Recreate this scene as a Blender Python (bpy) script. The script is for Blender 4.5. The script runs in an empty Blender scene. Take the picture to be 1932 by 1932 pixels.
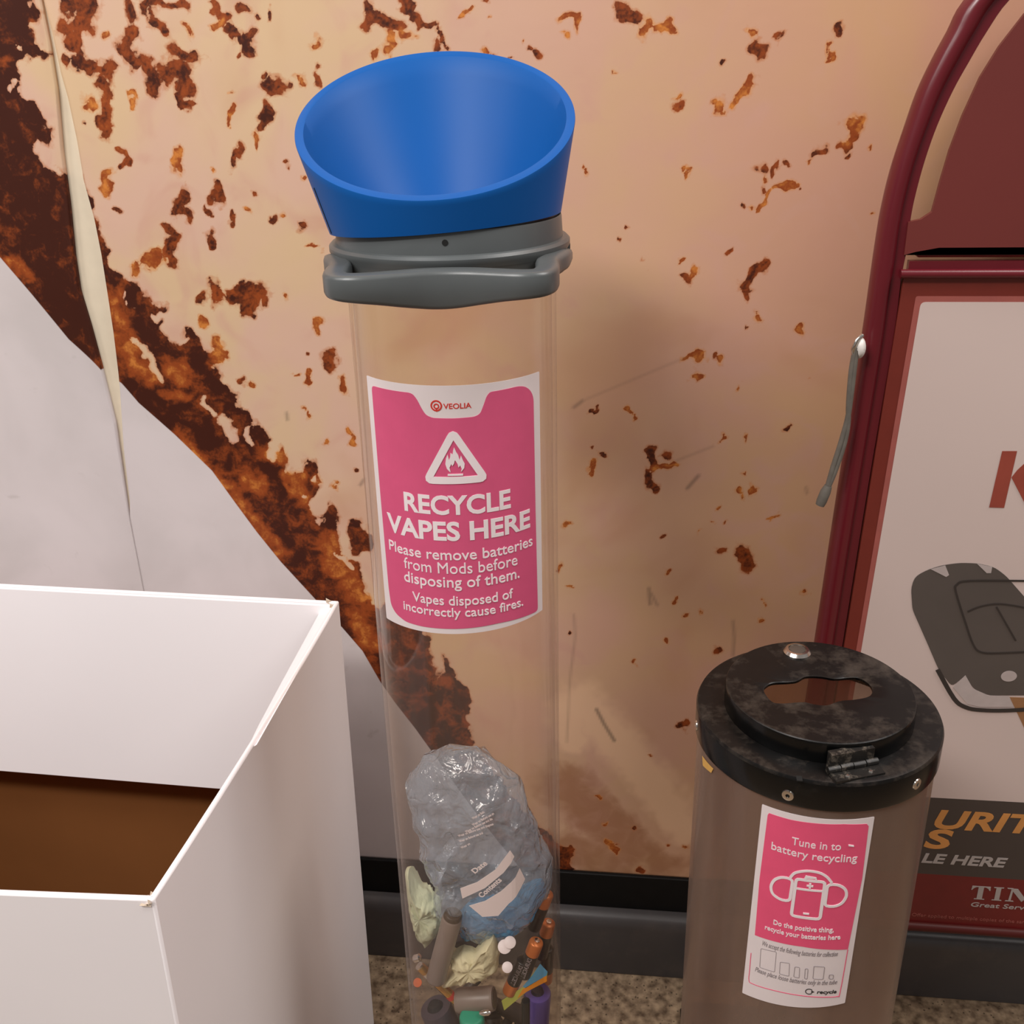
import bpy, bmesh, math, random
import numpy as np
from mathutils import Vector, Matrix, noise
C = bpy.context.scene.collection
SC = bpy.context.scene
PI = math.pi
# ------------------------------------------------------------------ camera, world, lights, exposure
cam = bpy.data.cameras.new('camera'); cam.sensor_width = 36; cam.lens = 36; cam.clip_start = .01
co = bpy.data.objects.new('camera', cam); C.objects.link(co)
rot = Matrix(((0.993072,-0.024589,0.114903),(0.115127,0.399325,-0.909552),(-0.023519,0.916480,0.399389)))
co.matrix_world = Matrix.Translation((0.00000,-1.10969,1.22000)) @ rot.to_4x4()
SC.camera = co
SC.cycles.transparent_max_bounces = 32
w = bpy.data.worlds.new('world'); SC.world = w; w.use_nodes = True
w.node_tree.nodes['Background'].inputs[0].default_value = (1.0, .95, .93, 1)
w.node_tree.nodes['Background'].inputs[1].default_value = .27
def area(name, loc, target, sx, sy, power, col=(1, .96, .925)):
    l = bpy.data.lights.new(name, 'AREA'); l.shape = 'RECTANGLE'; l.size = sx; l.size_y = sy; l.energy = power; l.color = col
    o = bpy.data.objects.new(name, l); C.objects.link(o); o.location = loc
    o.rotation_euler = (Vector(target) - Vector(loc)).to_track_quat('-Z', 'Y').to_euler()
    return o
area('ceiling_panel_lamp', (-.7, -1.15, 2.75), (-.5, -.6, 0), .55, .55, 12)
area('ceiling_strip_lamp', (-.95, -1.85, 2.75), (-.4, 0, .6), 1.0, .3, 40)
area('ceiling_far_lamp', (-2.0, -1.3, 2.75), (-.7, 0, .6), .5, .9, 16)
area('ceiling_right_lamp', (1.35, -.42, 2.75), (0, -.4, .2), .9, 1.1, 36)
SC.view_settings.view_transform = 'Standard'; SC.view_settings.look = 'None'
SC.view_settings.exposure = 0.0; SC.view_settings.gamma = 1; SC.view_settings.use_curve_mapping = False

# ------------------------------------------------------------------ materials
def lin(c):
    return tuple(((v/255/12.92) if v/255 <= .04045 else ((v/255+.055)/1.055)**2.4) for v in c) + (1,)
def N(nt, t, **k):
    n = nt.nodes.new(t)
    for a, b in k.items(): setattr(n, a, b)
    return n
def mat(name, col, rough=.5, metal=0, spec=.5, var=.06, scale=60, bump=0, bscale=200, coat=0, dirt=None, dscale=25, dlo=.55, dhi=.75):
    m = bpy.data.materials.new(name); m.use_nodes = True; nt = m.node_tree
    b = nt.nodes['Principled BSDF']; b.inputs['Roughness'].default_value = rough; b.inputs['Metallic'].default_value = metal
    b.inputs['Specular IOR Level'].default_value = spec; b.inputs['Coat Weight'].default_value = coat; b.inputs['Coat Roughness'].default_value = .15
    tc = N(nt, 'ShaderNodeTexCoord'); nz = N(nt, 'ShaderNodeTexNoise'); nz.inputs['Scale'].default_value = scale; nz.inputs['Detail'].default_value = 5
    nt.links.new(tc.outputs['Object'], nz.inputs['Vector'])
    c = lin(col); r = N(nt, 'ShaderNodeValToRGB')
    r.color_ramp.elements[0].position = .3; r.color_ramp.elements[1].position = .7
    r.color_ramp.elements[0].color = tuple(v*(1-var) for v in c[:3])+(1,); r.color_ramp.elements[1].color = tuple(min(1, v*(1+var)) for v in c[:3])+(1,)
    nt.links.new(nz.outputs['Fac'], r.inputs[0]); out = r.outputs[0]
    if dirt:
        n2 = N(nt, 'ShaderNodeTexNoise'); n2.inputs['Scale'].default_value = dscale; n2.inputs['Detail'].default_value = 8; n2.inputs['Roughness'].default_value = .7
        nt.links.new(tc.outputs['Object'], n2.inputs['Vector'])
        mr = N(nt, 'ShaderNodeMapRange'); mr.inputs[1].default_value = dlo; mr.inputs[2].default_value = dhi; nt.links.new(n2.outputs['Fac'], mr.inputs[0])
        mx = N(nt, 'ShaderNodeMix', data_type='RGBA'); nt.links.new(mr.outputs[0], mx.inputs[0]); nt.links.new(out, mx.inputs[6]); mx.inputs[7].default_value = lin(dirt); out = mx.outputs[2]
    nt.links.new(out, b.inputs['Base Color'])
    if bump:
        n3 = N(nt, 'ShaderNodeTexNoise'); n3.inputs['Scale'].default_value = bscale; n3.inputs['Detail'].default_value = 4
        nt.links.new(tc.outputs['Object'], n3.inputs['Vector']); bp = N(nt, 'ShaderNodeBump'); bp.inputs['Strength'].default_value = bump; bp.inputs['Distance'].default_value = .002
        nt.links.new(n3.outputs['Fac'], bp.inputs['Height']); nt.links.new(bp.outputs[0], b.inputs['Normal'])
    return m
def clear(name, tint, haze_col, haze, edge_haze, rough=.08, spec_mul=1.0, streak=None, bump=0, bscale=60):
    """clear or cloudy plastic sheet: straight-through transmission, a dusty diffuse share and a fresnel gloss"""
    m = bpy.data.materials.new(name); m.use_nodes = True; nt = m.node_tree
    for n in list(nt.nodes):
        if n.type != 'OUTPUT_MATERIAL': nt.nodes.remove(n)
    out = [n for n in nt.nodes if n.type == 'OUTPUT_MATERIAL'][0]
    tr = N(nt, 'ShaderNodeBsdfTransparent'); tr.inputs[0].default_value = lin(tint)
    df = N(nt, 'ShaderNodeBsdfDiffuse'); df.inputs[0].default_value = lin(haze_col)
    tl = N(nt, 'ShaderNodeBsdfTranslucent'); tl.inputs[0].default_value = lin(haze_col)
    dd = N(nt, 'ShaderNodeMixShader'); dd.inputs[0].default_value = .4; nt.links.new(df.outputs[0], dd.inputs[1]); nt.links.new(tl.outputs[0], dd.inputs[2])
    lw = N(nt, 'ShaderNodeLayerWeight'); lw.inputs[0].default_value = .35
    pw = N(nt, 'ShaderNodeMath', operation='POWER'); nt.links.new(lw.outputs['Facing'], pw.inputs[0]); pw.inputs[1].default_value = 3
    mr = N(nt, 'ShaderNodeMapRange'); nt.links.new(pw.outputs[0], mr.inputs[0]); mr.inputs[3].default_value = haze; mr.inputs[4].default_value = edge_haze
    fac = mr.outputs[0]
    if streak:
        tc = N(nt, 'ShaderNodeTexCoord'); mp = N(nt, 'ShaderNodeMapping'); mp.inputs['Scale'].default_value = streak[0]
        nz = N(nt, 'ShaderNodeTexNoise'); nz.inputs['Scale'].default_value = 1; nz.inputs['Detail'].default_value = 6
        nt.links.new(tc.outputs['Object'], mp.inputs[0]); nt.links.new(mp.outputs[0], nz.inputs['Vector'])
        m2 = N(nt, 'ShaderNodeMapRange'); nt.links.new(nz.outputs['Fac'], m2.inputs[0]); m2.inputs[1].default_value = .3; m2.inputs[2].default_value = .75; m2.inputs[3].default_value = 1-streak[1]; m2.inputs[4].default_value = 1+streak[1]
        mu = N(nt, 'ShaderNodeMath', operation='MULTIPLY', use_clamp=True); nt.links.new(fac, mu.inputs[0]); nt.links.new(m2.outputs[0], mu.inputs[1]); fac = mu.outputs[0]
    mx = N(nt, 'ShaderNodeMixShader'); nt.links.new(fac, mx.inputs[0]); nt.links.new(tr.outputs[0], mx.inputs[1]); nt.links.new(dd.outputs[0], mx.inputs[2])
    lf = N(nt, 'ShaderNodeLayerWeight'); lf.inputs[0].default_value = .5
    p5 = N(nt, 'ShaderNodeMath', operation='POWER'); nt.links.new(lf.outputs['Facing'], p5.inputs[0]); p5.inputs[1].default_value = 5
    fr = N(nt, 'ShaderNodeMapRange'); nt.links.new(p5.outputs[0], fr.inputs[0]); fr.inputs[3].default_value = .035; fr.inputs[4].default_value = .6
    gl = N(nt, 'ShaderNodeBsdfGlossy'); gl.inputs['Roughness'].default_value = rough
    fm = N(nt, 'ShaderNodeMath', operation='MULTIPLY'); nt.links.new(fr.outputs[0], fm.inputs[0]); fm.inputs[1].default_value = spec_mul
    if bump:
        tc = N(nt, 'ShaderNodeTexCoord'); vz = N(nt, 'ShaderNodeTexNoise'); vz.inputs['Scale'].default_value = bscale; vz.inputs['Detail'].default_value = 3; vz.inputs['Distortion'].default_value = 1.2
        nt.links.new(tc.outputs['Object'], vz.inputs['Vector']); bp = N(nt, 'ShaderNodeBump'); bp.inputs['Strength'].default_value = bump; bp.inputs['Distance'].default_value = .006
        nt.links.new(vz.outputs[0], bp.inputs['Height'])
        for q in (gl, df, lf): nt.links.new(bp.outputs[0], q.inputs['Normal'])
    m3 = N(nt, 'ShaderNodeMixShader'); nt.links.new(fm.outputs[0], m3.inputs[0]); nt.links.new(mx.outputs[0], m3.inputs[1]); nt.links.new(gl.outputs[0], m3.inputs[2])
    nt.links.new(m3.outputs[0], out.inputs[0])
    return m

M = dict(
 cream=mat('cream_wall_paint', (222, 208, 184), .6, var=.03),
 black=mat('black_rubber', (14, 13, 13), .6, var=.2, spec=.25),
 skirt=mat('grey_vinyl_skirting', (74, 70, 70), .38, var=.1, scale=8, dirt=(92, 84, 80), dscale=14, dlo=.5, dhi=.8),
 blue=mat('glossy_blue_plastic', (11, 82, 154), .46, var=.03, scale=12, spec=.17, dirt=(60, 115, 180), dscale=70, dlo=.72, dhi=.85),
 grey=mat('grey_plastic', (82, 86, 87), .34, var=.05, scale=30, spec=.45),
 dgrey=mat('dark_liner', (24, 23, 25), .3, var=.1),
 hole=mat('dark_hole', (8, 8, 8), .8),
 acryl=clear('clear_acrylic', (254, 252, 250), (215, 198, 188), .016, .22, .06, .8, ((7, 7, .7), .35)),
 smoke=clear('dusty_smoked_acrylic', (236, 224, 214), (176, 154, 140), .37, .5, .18, .8, ((16, 16, 3), .45)),
 white=mat('white_sticker_paper', (226, 214, 214), .5, var=.015),
 pink=mat('magenta_print', (212, 86, 126), .45, var=.03),
 pink2=mat('rose_print', (228, 82, 120), .5, var=.03),
 letter=mat('white_print', (236, 224, 226), .5, var=.01),
 vred=mat('red_print', (205, 50, 40), .5),
 lblack=mat('black_print', (40, 36, 38), .5),
 lgrey=mat('grey_print', (140, 130, 132), .5),
 lid=mat('worn_black_metal', (13, 12, 12), .38, var=.25, scale=40, spec=.3, dirt=(84, 75, 67), dscale=24, dlo=.50, dhi=.84),
 hinge=mat('dusty_black_metal', (26, 24, 22), .45, var=.3, scale=80, spec=.4, dirt=(120, 110, 98), dscale=90, dlo=.52, dhi=.75),
 lidside=mat('gloss_black_metal', (8, 8, 8), .2, var=.2, scale=40, spec=.35, dirt=(34, 31, 28), dscale=40, dlo=.6, dhi=.85),
 chrome=mat('chrome', (205, 198, 190), .2, 1, var=.08),
 lockg=mat('dull_lock_metal', (120, 116, 110), .35, .8),
 tape=mat('yellow_tape', (206, 160, 84), .5),
 card=mat('white_cardboard', (247, 241, 243), .55, var=.012, scale=6, spec=.3),
 brown=mat('brown_cardboard', (138, 88, 48), .8, var=.07, scale=5, spec=.15),
 torn=mat('torn_paper', (196, 178, 158), .9, var=.15, scale=120),
 red=mat('maroon_metal', (100, 22, 32), .3, var=.06, scale=8, spec=.5),
 redflat=mat('maroon_panel', (108, 44, 40), .45, var=.05, scale=6),
 redbord=mat('brown_red_border', (114, 40, 30), .45, var=.04),
 lip=mat('dark_maroon_lip', (78, 24, 20), .5, spec=.25),
 redline=mat('pink_red_line', (160, 86, 78), .5),
 poster=mat('white_poster', (208, 188, 181), .4, var=.03, scale=3),
 kred=mat('brick_red_print', (150, 68, 54), .45),
 pgrey=mat('charcoal_print', (70, 60, 56), .45, var=.05, scale=4),
 fob=mat('key_grey_print', (86, 77, 72), .5, var=.08, scale=12),
 fobd=mat('key_dark_line_print', (52, 45, 42), .5),
 fobl=mat('key_silver_print', (182, 168, 164), .5),
 blade=mat('key_brown_print', (150, 106, 70), .5),
 orange=mat('orange_print', (208, 142, 76), .45, var=.12, scale=20),
 sgrey=mat('silver_print', (176, 166, 162), .5),
 pred=mat('deep_red_print', (112, 24, 24), .4),
 strap=mat('grey_strap', (104, 98, 90), .6, var=.15, scale=90),
 knob=mat('white_knob', (228, 222, 216), .4),
 bag=clear('clear_blue_plastic_film', (240, 246, 252), (212, 226, 242), .26, .62, .12, 2.2, None, .8, 55),
 wrap=clear('blue_plastic_film', (200, 232, 252), (110, 196, 240), .6, .8, .16, 1.2, None, .9, 80),
 tissue=mat('pale_green_tissue', (206, 212, 180), .9, var=.06, bump=.6, bscale=150),
 tissue2=mat('cream_tissue', (214, 206, 170), .9, var=.06, bump=.6, bscale=150),
 vape=mat('taupe_plastic', (128, 114, 106), .4, var=.05),
 vend=mat('dark_brown_plastic', (70, 58, 48), .3),
 copper=mat('copper_wrap', (208, 120, 62), .3, .35),
 bblack=mat('black_battery_wrap', (22, 20, 20), .3),
 gold=mat('gold_wrap', (196, 150, 70), .22, .8, var=.2, scale=150),
 silver=mat('silver_metal', (225, 222, 218), .15, 1),
 purple=mat('purple_plastic', (92, 76, 150), .3),
 teal=mat('teal_plastic', (30, 150, 120), .4),
 dpurple=mat('dark_purple_plastic', (58, 50, 60), .35),
 cyel=mat('yellow_green_print', (190, 196, 90), .5), cblue=mat('sky_blue_print', (90, 160, 200), .5), corange=mat('orange_card_print', (240, 150, 30), .5),
 ocap=mat('orange_plastic', (230, 110, 50), .4),
 heap=mat('mixed_dark_waste', (74, 66, 60), .4, var=.5, scale=30),
)
# floor: speckled beige-brown terrazzo
def floor_mat():
    m = bpy.data.materials.new('speckled_terrazzo'); m.use_nodes = True; nt = m.node_tree; b = nt.nodes['Principled BSDF']
    tc = N(nt, 'ShaderNodeTexCoord'); a = N(nt, 'ShaderNodeTexNoise'); a.inputs['Scale'].default_value = 70; a.inputs['Detail'].default_value = 5
    v = N(nt, 'ShaderNodeTexVoronoi'); v.inputs['Scale'].default_value = 120
    nt.links.new(tc.outputs['Object'], a.inputs['Vector']); nt.links.new(tc.outputs['Object'], v.inputs['Vector'])
    r = N(nt, 'ShaderNodeValToRGB'); e = r.color_ramp.elements; e[0].position = .32; e[0].color = lin((92, 74, 58)); e[1].position = .68; e[1].color = lin((176, 152, 124))
    nt.links.new(a.outputs['Fac'], r.inputs[0])
    mr = N(nt, 'ShaderNodeMapRange'); mr.inputs[1].default_value = .12; mr.inputs[2].default_value = .2; mr.inputs[3].default_value = .75; mr.inputs[4].default_value = 0; nt.links.new(v.outputs['Distance'], mr.inputs[0])
    mx = N(nt, 'ShaderNodeMix', data_type='RGBA'); nt.links.new(mr.outputs[0], mx.inputs[0]); nt.links.new(r.outputs[0], mx.inputs[6]); mx.inputs[7].default_value = lin((60, 48, 38))
    nt.links.new(mx.outputs[2], b.inputs['Base Color']); b.inputs['Roughness'].default_value = .35
    return m
# printed food mural: three printed fields (white, crust, cheese) kept as float attributes on a fine grid
def mural_mat():
    m = bpy.data.materials.new('printed_mural_vinyl'); m.use_nodes = True; nt = m.node_tree; b = nt.nodes['Principled BSDF']; L = nt.links.new
    tc = N(nt, 'ShaderNodeTexCoord')
    def noise_(s, d=4, dist=0, off=0):
        n = N(nt, 'ShaderNodeTexNoise'); n.inputs['Scale'].default_value = s; n.inputs['Detail'].default_value = d; n.inputs['Distortion'].default_value = dist
        mp = N(nt, 'ShaderNodeMapping'); mp.inputs['Location'].default_value = (off, off*.7, off*1.3); L(tc.outputs['Object'], mp.inputs[0]); L(mp.outputs[0], n.inputs['Vector']); return n.outputs['Fac']
    def at(n): a = N(nt, 'ShaderNodeAttribute'); a.attribute_name = n; return a.outputs['Fac']
    def mth(op, x, y):
        n = N(nt, 'ShaderNodeMath', operation=op)
        for i, q in enumerate((x, y)):
            if isinstance(q, (int, float)): n.inputs[i].default_value = q
            else: L(q, n.inputs[i])
        return n.outputs[0]
    def mr(x, lo, hi, a=0, c=1, sm=True):
        n = N(nt, 'ShaderNodeMapRange', interpolation_type='SMOOTHSTEP' if sm else 'LINEAR'); L(x, n.inputs[0])
        for i, q in zip((1, 2, 3, 4), (lo, hi, a, c)): n.inputs[i].default_value = q
        return n.outputs[0]
    def mix(f, x, y):
        n = N(nt, 'ShaderNodeMix', data_type='RGBA'); L(f, n.inputs[0]) if not isinstance(f, float) else setattr(n.inputs[0], 'default_value', f)
        for i, q in ((6, x), (7, y)):
            if isinstance(q, tuple): n.inputs[i].default_value = lin(q)
            else: L(q, n.inputs[i])
        return n.outputs[2]
    # cheese
    base = mix(mr(noise_(7, 3, .6), .35, .65), (211, 174, 153), (211, 180, 144))
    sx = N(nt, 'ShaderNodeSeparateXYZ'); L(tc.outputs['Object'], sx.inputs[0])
    base = mix(mr(sx.outputs['X'], -.45, .35), base, mix(mr(noise_(6, 3, .6, 31), .35, .65), (200, 149, 125), (201, 155, 118)))  # print turns redder to the right, with some light falloff painted into the colour
    base = mix(mr(noise_(16, 3, .8, 5), .5, .75, 0, .6), base, (202, 156, 138))
    base = mix(mr(noise_(4, 3, 1, 9), .52, .75, 0, .5), base, (188, 138, 105))
    base = mix(mr(mth('ADD', at('tone'), mth('MULTIPLY', mth('SUBTRACT', noise_(22, 4, 1.0, 41), .5), .3)), .05, .9, 0, .75), base, (232, 192, 156))
    base = mix(mr(mth('ADD', at('tone'), mth('MULTIPLY', mth('SUBTRACT', noise_(30, 5, 1.2, 43), .5), .9)), -.2, -1.1, 0, .7), base, (154, 102, 68))
    # crust and crumbs
    n1 = noise_(150, 5, .8, 2); n2 = noise_(60, 6, .7, 7); n3 = noise_(320, 4, .4, 3)
    cr = mth('ADD', at('crust'), mth('MULTIPLY', mth('SUBTRACT', n1, .5), .7))
    halo = mr(cr, .12, .52)
    c = mr(cr, .42, .56)
    warm = mth('ADD', mth('MULTIPLY', at('warm'), .55), mth('MULTIPLY', mth('SUBTRACT', n2, .42), 1.5))
    tone = mth('ADD', warm, mth('MULTIPLY', mth('SUBTRACT', n3, .5), .5))
    ccol = mix(mr(tone, -.05, .55), (64, 27, 16), (146, 68, 28))
    ccol = mix(mr(tone, .5, 1.05), ccol, (206, 128, 58))
    halc = mix(mr(at('warm'), 0, 1), (184, 112, 70), (216, 148, 84))
    col = mix(mth('MULTIPLY', halo, .68), base, halc)
    col = mix(c, col, ccol)
    # white table edge below the crust, a fine pale line at the border
    wh = mix(mr(noise_(5, 4, .5, 4), .35, .7), (216, 206, 206), (202, 193, 192))
    wh = mix(mr(noise_(26, 6, .5, 14), .66, .8, 0, .35), wh, (150, 138, 130))
    col = mix(mr(at('white'), -.0006, .0008), col, wh)
    col = mix(mth('MULTIPLY', at('mark'), .8), col, (70, 60, 54))
    L(col, b.inputs['Base Color']); b.inputs['Roughness'].default_value = .42; b.inputs['Specular IOR Level'].default_value = .3
    bp = N(nt, 'ShaderNodeBump'); bp.inputs['Strength'].default_value = .25; bp.inputs['Distance'].default_value = .004; L(noise_(6, 3, .6, 21), bp.inputs['Height']); L(bp.outputs[0], b.inputs['Normal'])
    return m

# ------------------------------------------------------------------ mesh helpers
def obj(name, verts, faces, m, parent=None, smooth=None, bevel=0, segs=2):
    me = bpy.data.meshes.new(name); me.from_pydata([tuple(v) for v in verts], [], [tuple(f) for f in faces])
    bm = bmesh.new(); bm.from_mesh(me); bmesh.ops.recalc_face_normals(bm, faces=bm.faces); bm.to_mesh(me); bm.free()
    o = bpy.data.objects.new(name, me); C.objects.link(o)
    if m: me.materials.append(m)
    if parent:
        o.parent = parent; o.matrix_parent_inverse = Matrix.Translation(-parent.location)
    if smooth is not None:
        for p in me.polygons: p.use_smooth = True
        try: me.set_sharp_from_angle(angle=math.radians(smooth))
        except Exception: pass
    if bevel:
        b = o.modifiers.new('bevel', 'BEVEL'); b.width = bevel; b.segments = segs; b.limit_method = 'ANGLE'; b.angle_limit = math.radians(35)
        for p in me.polygons: p.use_smooth = True
        try: me.set_sharp_from_angle(angle=math.radians(35))
        except Exception: pass
    return o
def empty(name, loc, label, cat, group=None):
    o = bpy.data.objects.new(name, None); o.location = loc; o.empty_display_size = .05; C.objects.link(o)
    return tag(o, label, cat, group)
def tag(o, label, cat, group=None, kind=None):
    o['label'] = label; o['category'] = cat
    if group: o['group'] = group
    if kind: o['kind'] = kind
    return o
def struct(o): o['kind'] = 'structure'; return o
def rings(rs, close=True, caps=True):
    """bridge a list of equal rings"""
    n = len(rs[0]); V = [v for r in rs for v in r]; F = []
    for i in range(len(rs)-1):
        for j in range(n if close else n-1):
            k = (j+1) % n
            F.append((i*n+j, i*n+k, (i+1)*n+k, (i+1)*n+j))
    if caps: F.append(tuple(range(n-1, -1, -1))); F.append(tuple((len(rs)-1)*n+j for j in range(n)))
    return V, F
def lathe(profile, cx, cy, n=96, closed=True):
    """profile: list of (r,z); closed -> profile is a closed loop"""
    V = []; F = []; P = len(profile)
    for i in range(n):
        a = 2*PI*i/n
        for r, z in profile: V.append((cx+r*math.cos(a), cy+r*math.sin(a), z))
    for i in range(n):
        k = (i+1) % n
        for j in range(P if closed else P-1):
            l = (j+1) % P
            F.append((i*P+j, k*P+j, k*P+l, i*P+l))
    return V, F
def tube(pts, r, n=16, caps=True, flat=None):
    """round tube along points; r scalar or list"""
    pts = [Vector(p) for p in pts]; R = []
    for i, p in enumerate(pts):
        d = (pts[min(i+1, len(pts)-1)]-pts[max(i-1, 0)]).normalized()
        a = d.cross(Vector((0, 1, 0)) if abs(d.y) < .9 else Vector((1, 0, 0))).normalized(); b = d.cross(a).normalized()
        rr = r[i] if isinstance(r, (list, tuple)) else r; ra, rb = (rr, rr) if not flat else (rr*flat[0], rr*flat[1])
        R.append([p+a*ra*math.cos(2*PI*j/n)+b*rb*math.sin(2*PI*j/n) for j in range(n)])
    return rings(R, True, caps)
def box(x0, x1, y0, y1, z0, z1):
    return ([(x0, y0, z0), (x1, y0, z0), (x1, y1, z0), (x0, y1, z0), (x0, y0, z1), (x1, y0, z1), (x1, y1, z1), (x0, y1, z1)],
            [(0, 3, 2, 1), (4, 5, 6, 7), (0, 1, 5, 4), (1, 2, 6, 5), (2, 3, 7, 6), (3, 0, 4, 7)])
def join(*vf):
    V = []; F = []
    for v, f in vf:
        o = len(V); V += list(v); F += [tuple(i+o for i in q) for q in f]
    return V, F
def round_poly(pts, r, n=5):
    out = []; K = len(pts)
    for i in range(K):
        p = Vector(pts[i]); a = Vector(pts[i-1])-p; b = Vector(pts[(i+1) % K])-p
        t = min(r, a.length*.45, b.length*.45); A = p+a.normalized()*t; B = p+b.normalized()*t
        for j in range(n+1):
            u = j/n; out.append(tuple(A*(1-u)**2+p*2*u*(1-u)+B*u*u))
    return out
def smooth_path(pts, n=6, closed=False):
    P = [Vector(p) for p in pts]; out = []; K = len(P)
    for i in range(K if closed else K-1):
        p0 = P[i-1] if (i > 0 or closed) else P[0]; p1 = P[i]; p2 = P[(i+1) % K]; p3 = P[(i+2) % K] if (closed or i+2 < K) else P[-1]
        for j in range(n):
            t = j/n
            out.append(.5*((2*p1)+(p2-p0)*t+(2*p0-5*p1+4*p2-p3)*t*t+(3*p1-p0-3*p2+p3)*t**3))
    if not closed: out.append(P[-1])
    return [tuple(v) for v in out]
# flat artwork: 2-D shapes (u,v) given thickness and carried onto a plane or a cylinder by a mapper(u,v,layer)
def fill(pts):
    bm = bmesh.new(); vs = [bm.verts.new((p[0], p[1], 0)) for p in pts]; f = bm.faces.new(vs)
    bmesh.ops.triangulate(bm, faces=[f]); return bm
def ribbon(pts, wd, closed=False):
    P = [Vector(p[:2]) for p in pts]; K = len(P); A = []; B = []
    for i in range(K):
        a = P[i-1] if (closed or i > 0) else P[i]; c = P[(i+1) % K] if (closed or i < K-1) else P[i]
        d = (c-a).normalized(); nrm = Vector((-d.y, d.x)); k = 1
        if (closed or 0 < i < K-1):
            e = (P[i]-a).normalized(); k = 1/max(.5, abs(nrm.dot(Vector((-e.y, e.x)))))
        A.append(P[i]+nrm*wd/2*k); B.append(P[i]-nrm*wd/2*k)
    bm = bmesh.new(); va = [bm.verts.new((v.x, v.y, 0)) for v in A]; vb = [bm.verts.new((v.x, v.y, 0)) for v in B]
    for i in range(K if closed else K-1):
        j = (i+1) % K; bm.faces.new((va[i], va[j], vb[j], vb[i]))
    return bm
def circle(cx, cy, r, n=28, ry=None): return [(cx+r*math.cos(2*PI*i/n), cy+(ry or r)*math.sin(2*PI*i/n)) for i in range(n)]
CAP = None
def glyphs(body, bold=0.0):
    cu = bpy.data.curves.new('t', 'FONT'); cu.body = body; cu.size = 1; cu.offset = bold; cu.resolution_u = 4
    o = bpy.data.objects.new('t', cu); C.objects.link(o); dg = bpy.context.evaluated_depsgraph_get(); dg.update()
    me = bpy.data.meshes.new_from_object(o.evaluated_get(dg)); bm = bmesh.new(); bm.from_mesh(me)
    bpy.data.objects.remove(o); bpy.data.curves.remove(cu); bpy.data.meshes.remove(me)
    bmesh.ops.remove_doubles(bm, verts=bm.verts, dist=1e-5)
    return bm
def text(body, u0, u1, v0, h, bold=.02, xh=False, shear=0, v1=None):
    """lettering from u0 to u1, baseline v0 (rising to v1), capital height h (or x-height when xh)"""
    ref = glyphs('x' if xh else 'H', bold); rh = max(v.co.y for v in ref.verts)-min(v.co.y for v in ref.verts); ref.free()
    bm = glyphs(body, bold); xs = [v.co.x for v in bm.verts]; a, b = min(xs), max(xs); k = h/rh
    for v in bm.verts:
        t = (v.co.x-a)/(b-a)
        v.co = (u0+(u1-u0)*t+shear*v.co.y*k, v0+((v1-v0)*t if v1 is not None else 0)+v.co.y*k, 0)
    return bm
def merge(*bms):
    out = bmesh.new()
    for i, b in enumerate(bms):
        for v in b.verts: v.co.z += i*2.5e-5
        me = bpy.data.meshes.new('x'); b.to_mesh(me); out.from_mesh(me); bpy.data.meshes.remove(me); b.free()
    return out
def art(name, bm, m, parent, mapper, layer, cut=None, thick=.00025):
    if cut:
        us = [v.co.x for v in bm.verts]; u = math.floor(min(us)/cut)*cut
        while u < max(us):
            bmesh.ops.bisect_plane(bm, geom=bm.verts[:]+bm.edges[:]+bm.faces[:], plane_co=(u, 0, 0), plane_no=(1, 0, 0), dist=1e-6); u += cut
    bmesh.ops.triangulate(bm, faces=bm.faces[:])
    # front and back skin plus side walls
    V = []; F = []; bm.verts.index_update(); n = len(bm.verts)
    for v in bm.verts: V.append(mapper(v.co.x, v.co.y, layer+v.co.z))
    for v in bm.verts: V.append(mapper(v.co.x, v.co.y, layer-thick))
    for f in bm.faces:
        i = [v.index for v in f.verts]; F.append(i); F.append([k+n for k in reversed(i)])
    for e in bm.edges:
        if len(e.link_faces) == 1:
            a, b = e.verts[0].index, e.verts[1].index; F.append((a, b, b+n, a+n))
    bm.free()
    return obj(name, V, F, m, parent)
def cyl_map(cx, cy, R):
    cp = co.location; a0 = math.atan2(cp.y-cy, cp.x-cx)
    def f(u, v, l): a = a0+u/R; return (cx+(R+l)*math.cos(a), cy+(R+l)*math.sin(a), v)
    return f
def plane_map(y): return lambda u, v, l: (u, y-l, v)

# ------------------------------------------------------------------ room shell
W = .0252
o = struct(obj('wall_back', *box(-2.6, 2.6, W+.003, .16, 0, 2.6), M['cream']))
o = struct(obj('floor', *box(-6, 6, -9, .16, -.06, 0), floor_mat()))
# grey skirting: shallow ledge, rounded nose, small foot
prof = [(W+.003, .001), (0, .001), (0, .010), (.0015, .030), (.0012, .085), (.003, .097), (.008, .1035), (.016, .1055), (W+.003, .1055)]
R_ = [[(x, y, z) for y, z in prof] for x in np.linspace(-2.6, 2.6, 27)]
struct(obj('baseboard_back', *rings(R_), M['skirt'], smooth=40))
struct(obj('trim_1', *box(-2.6, 2.6, W-.005, W+.003, .106, .1655), M['black'], bevel=.0015))

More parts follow.
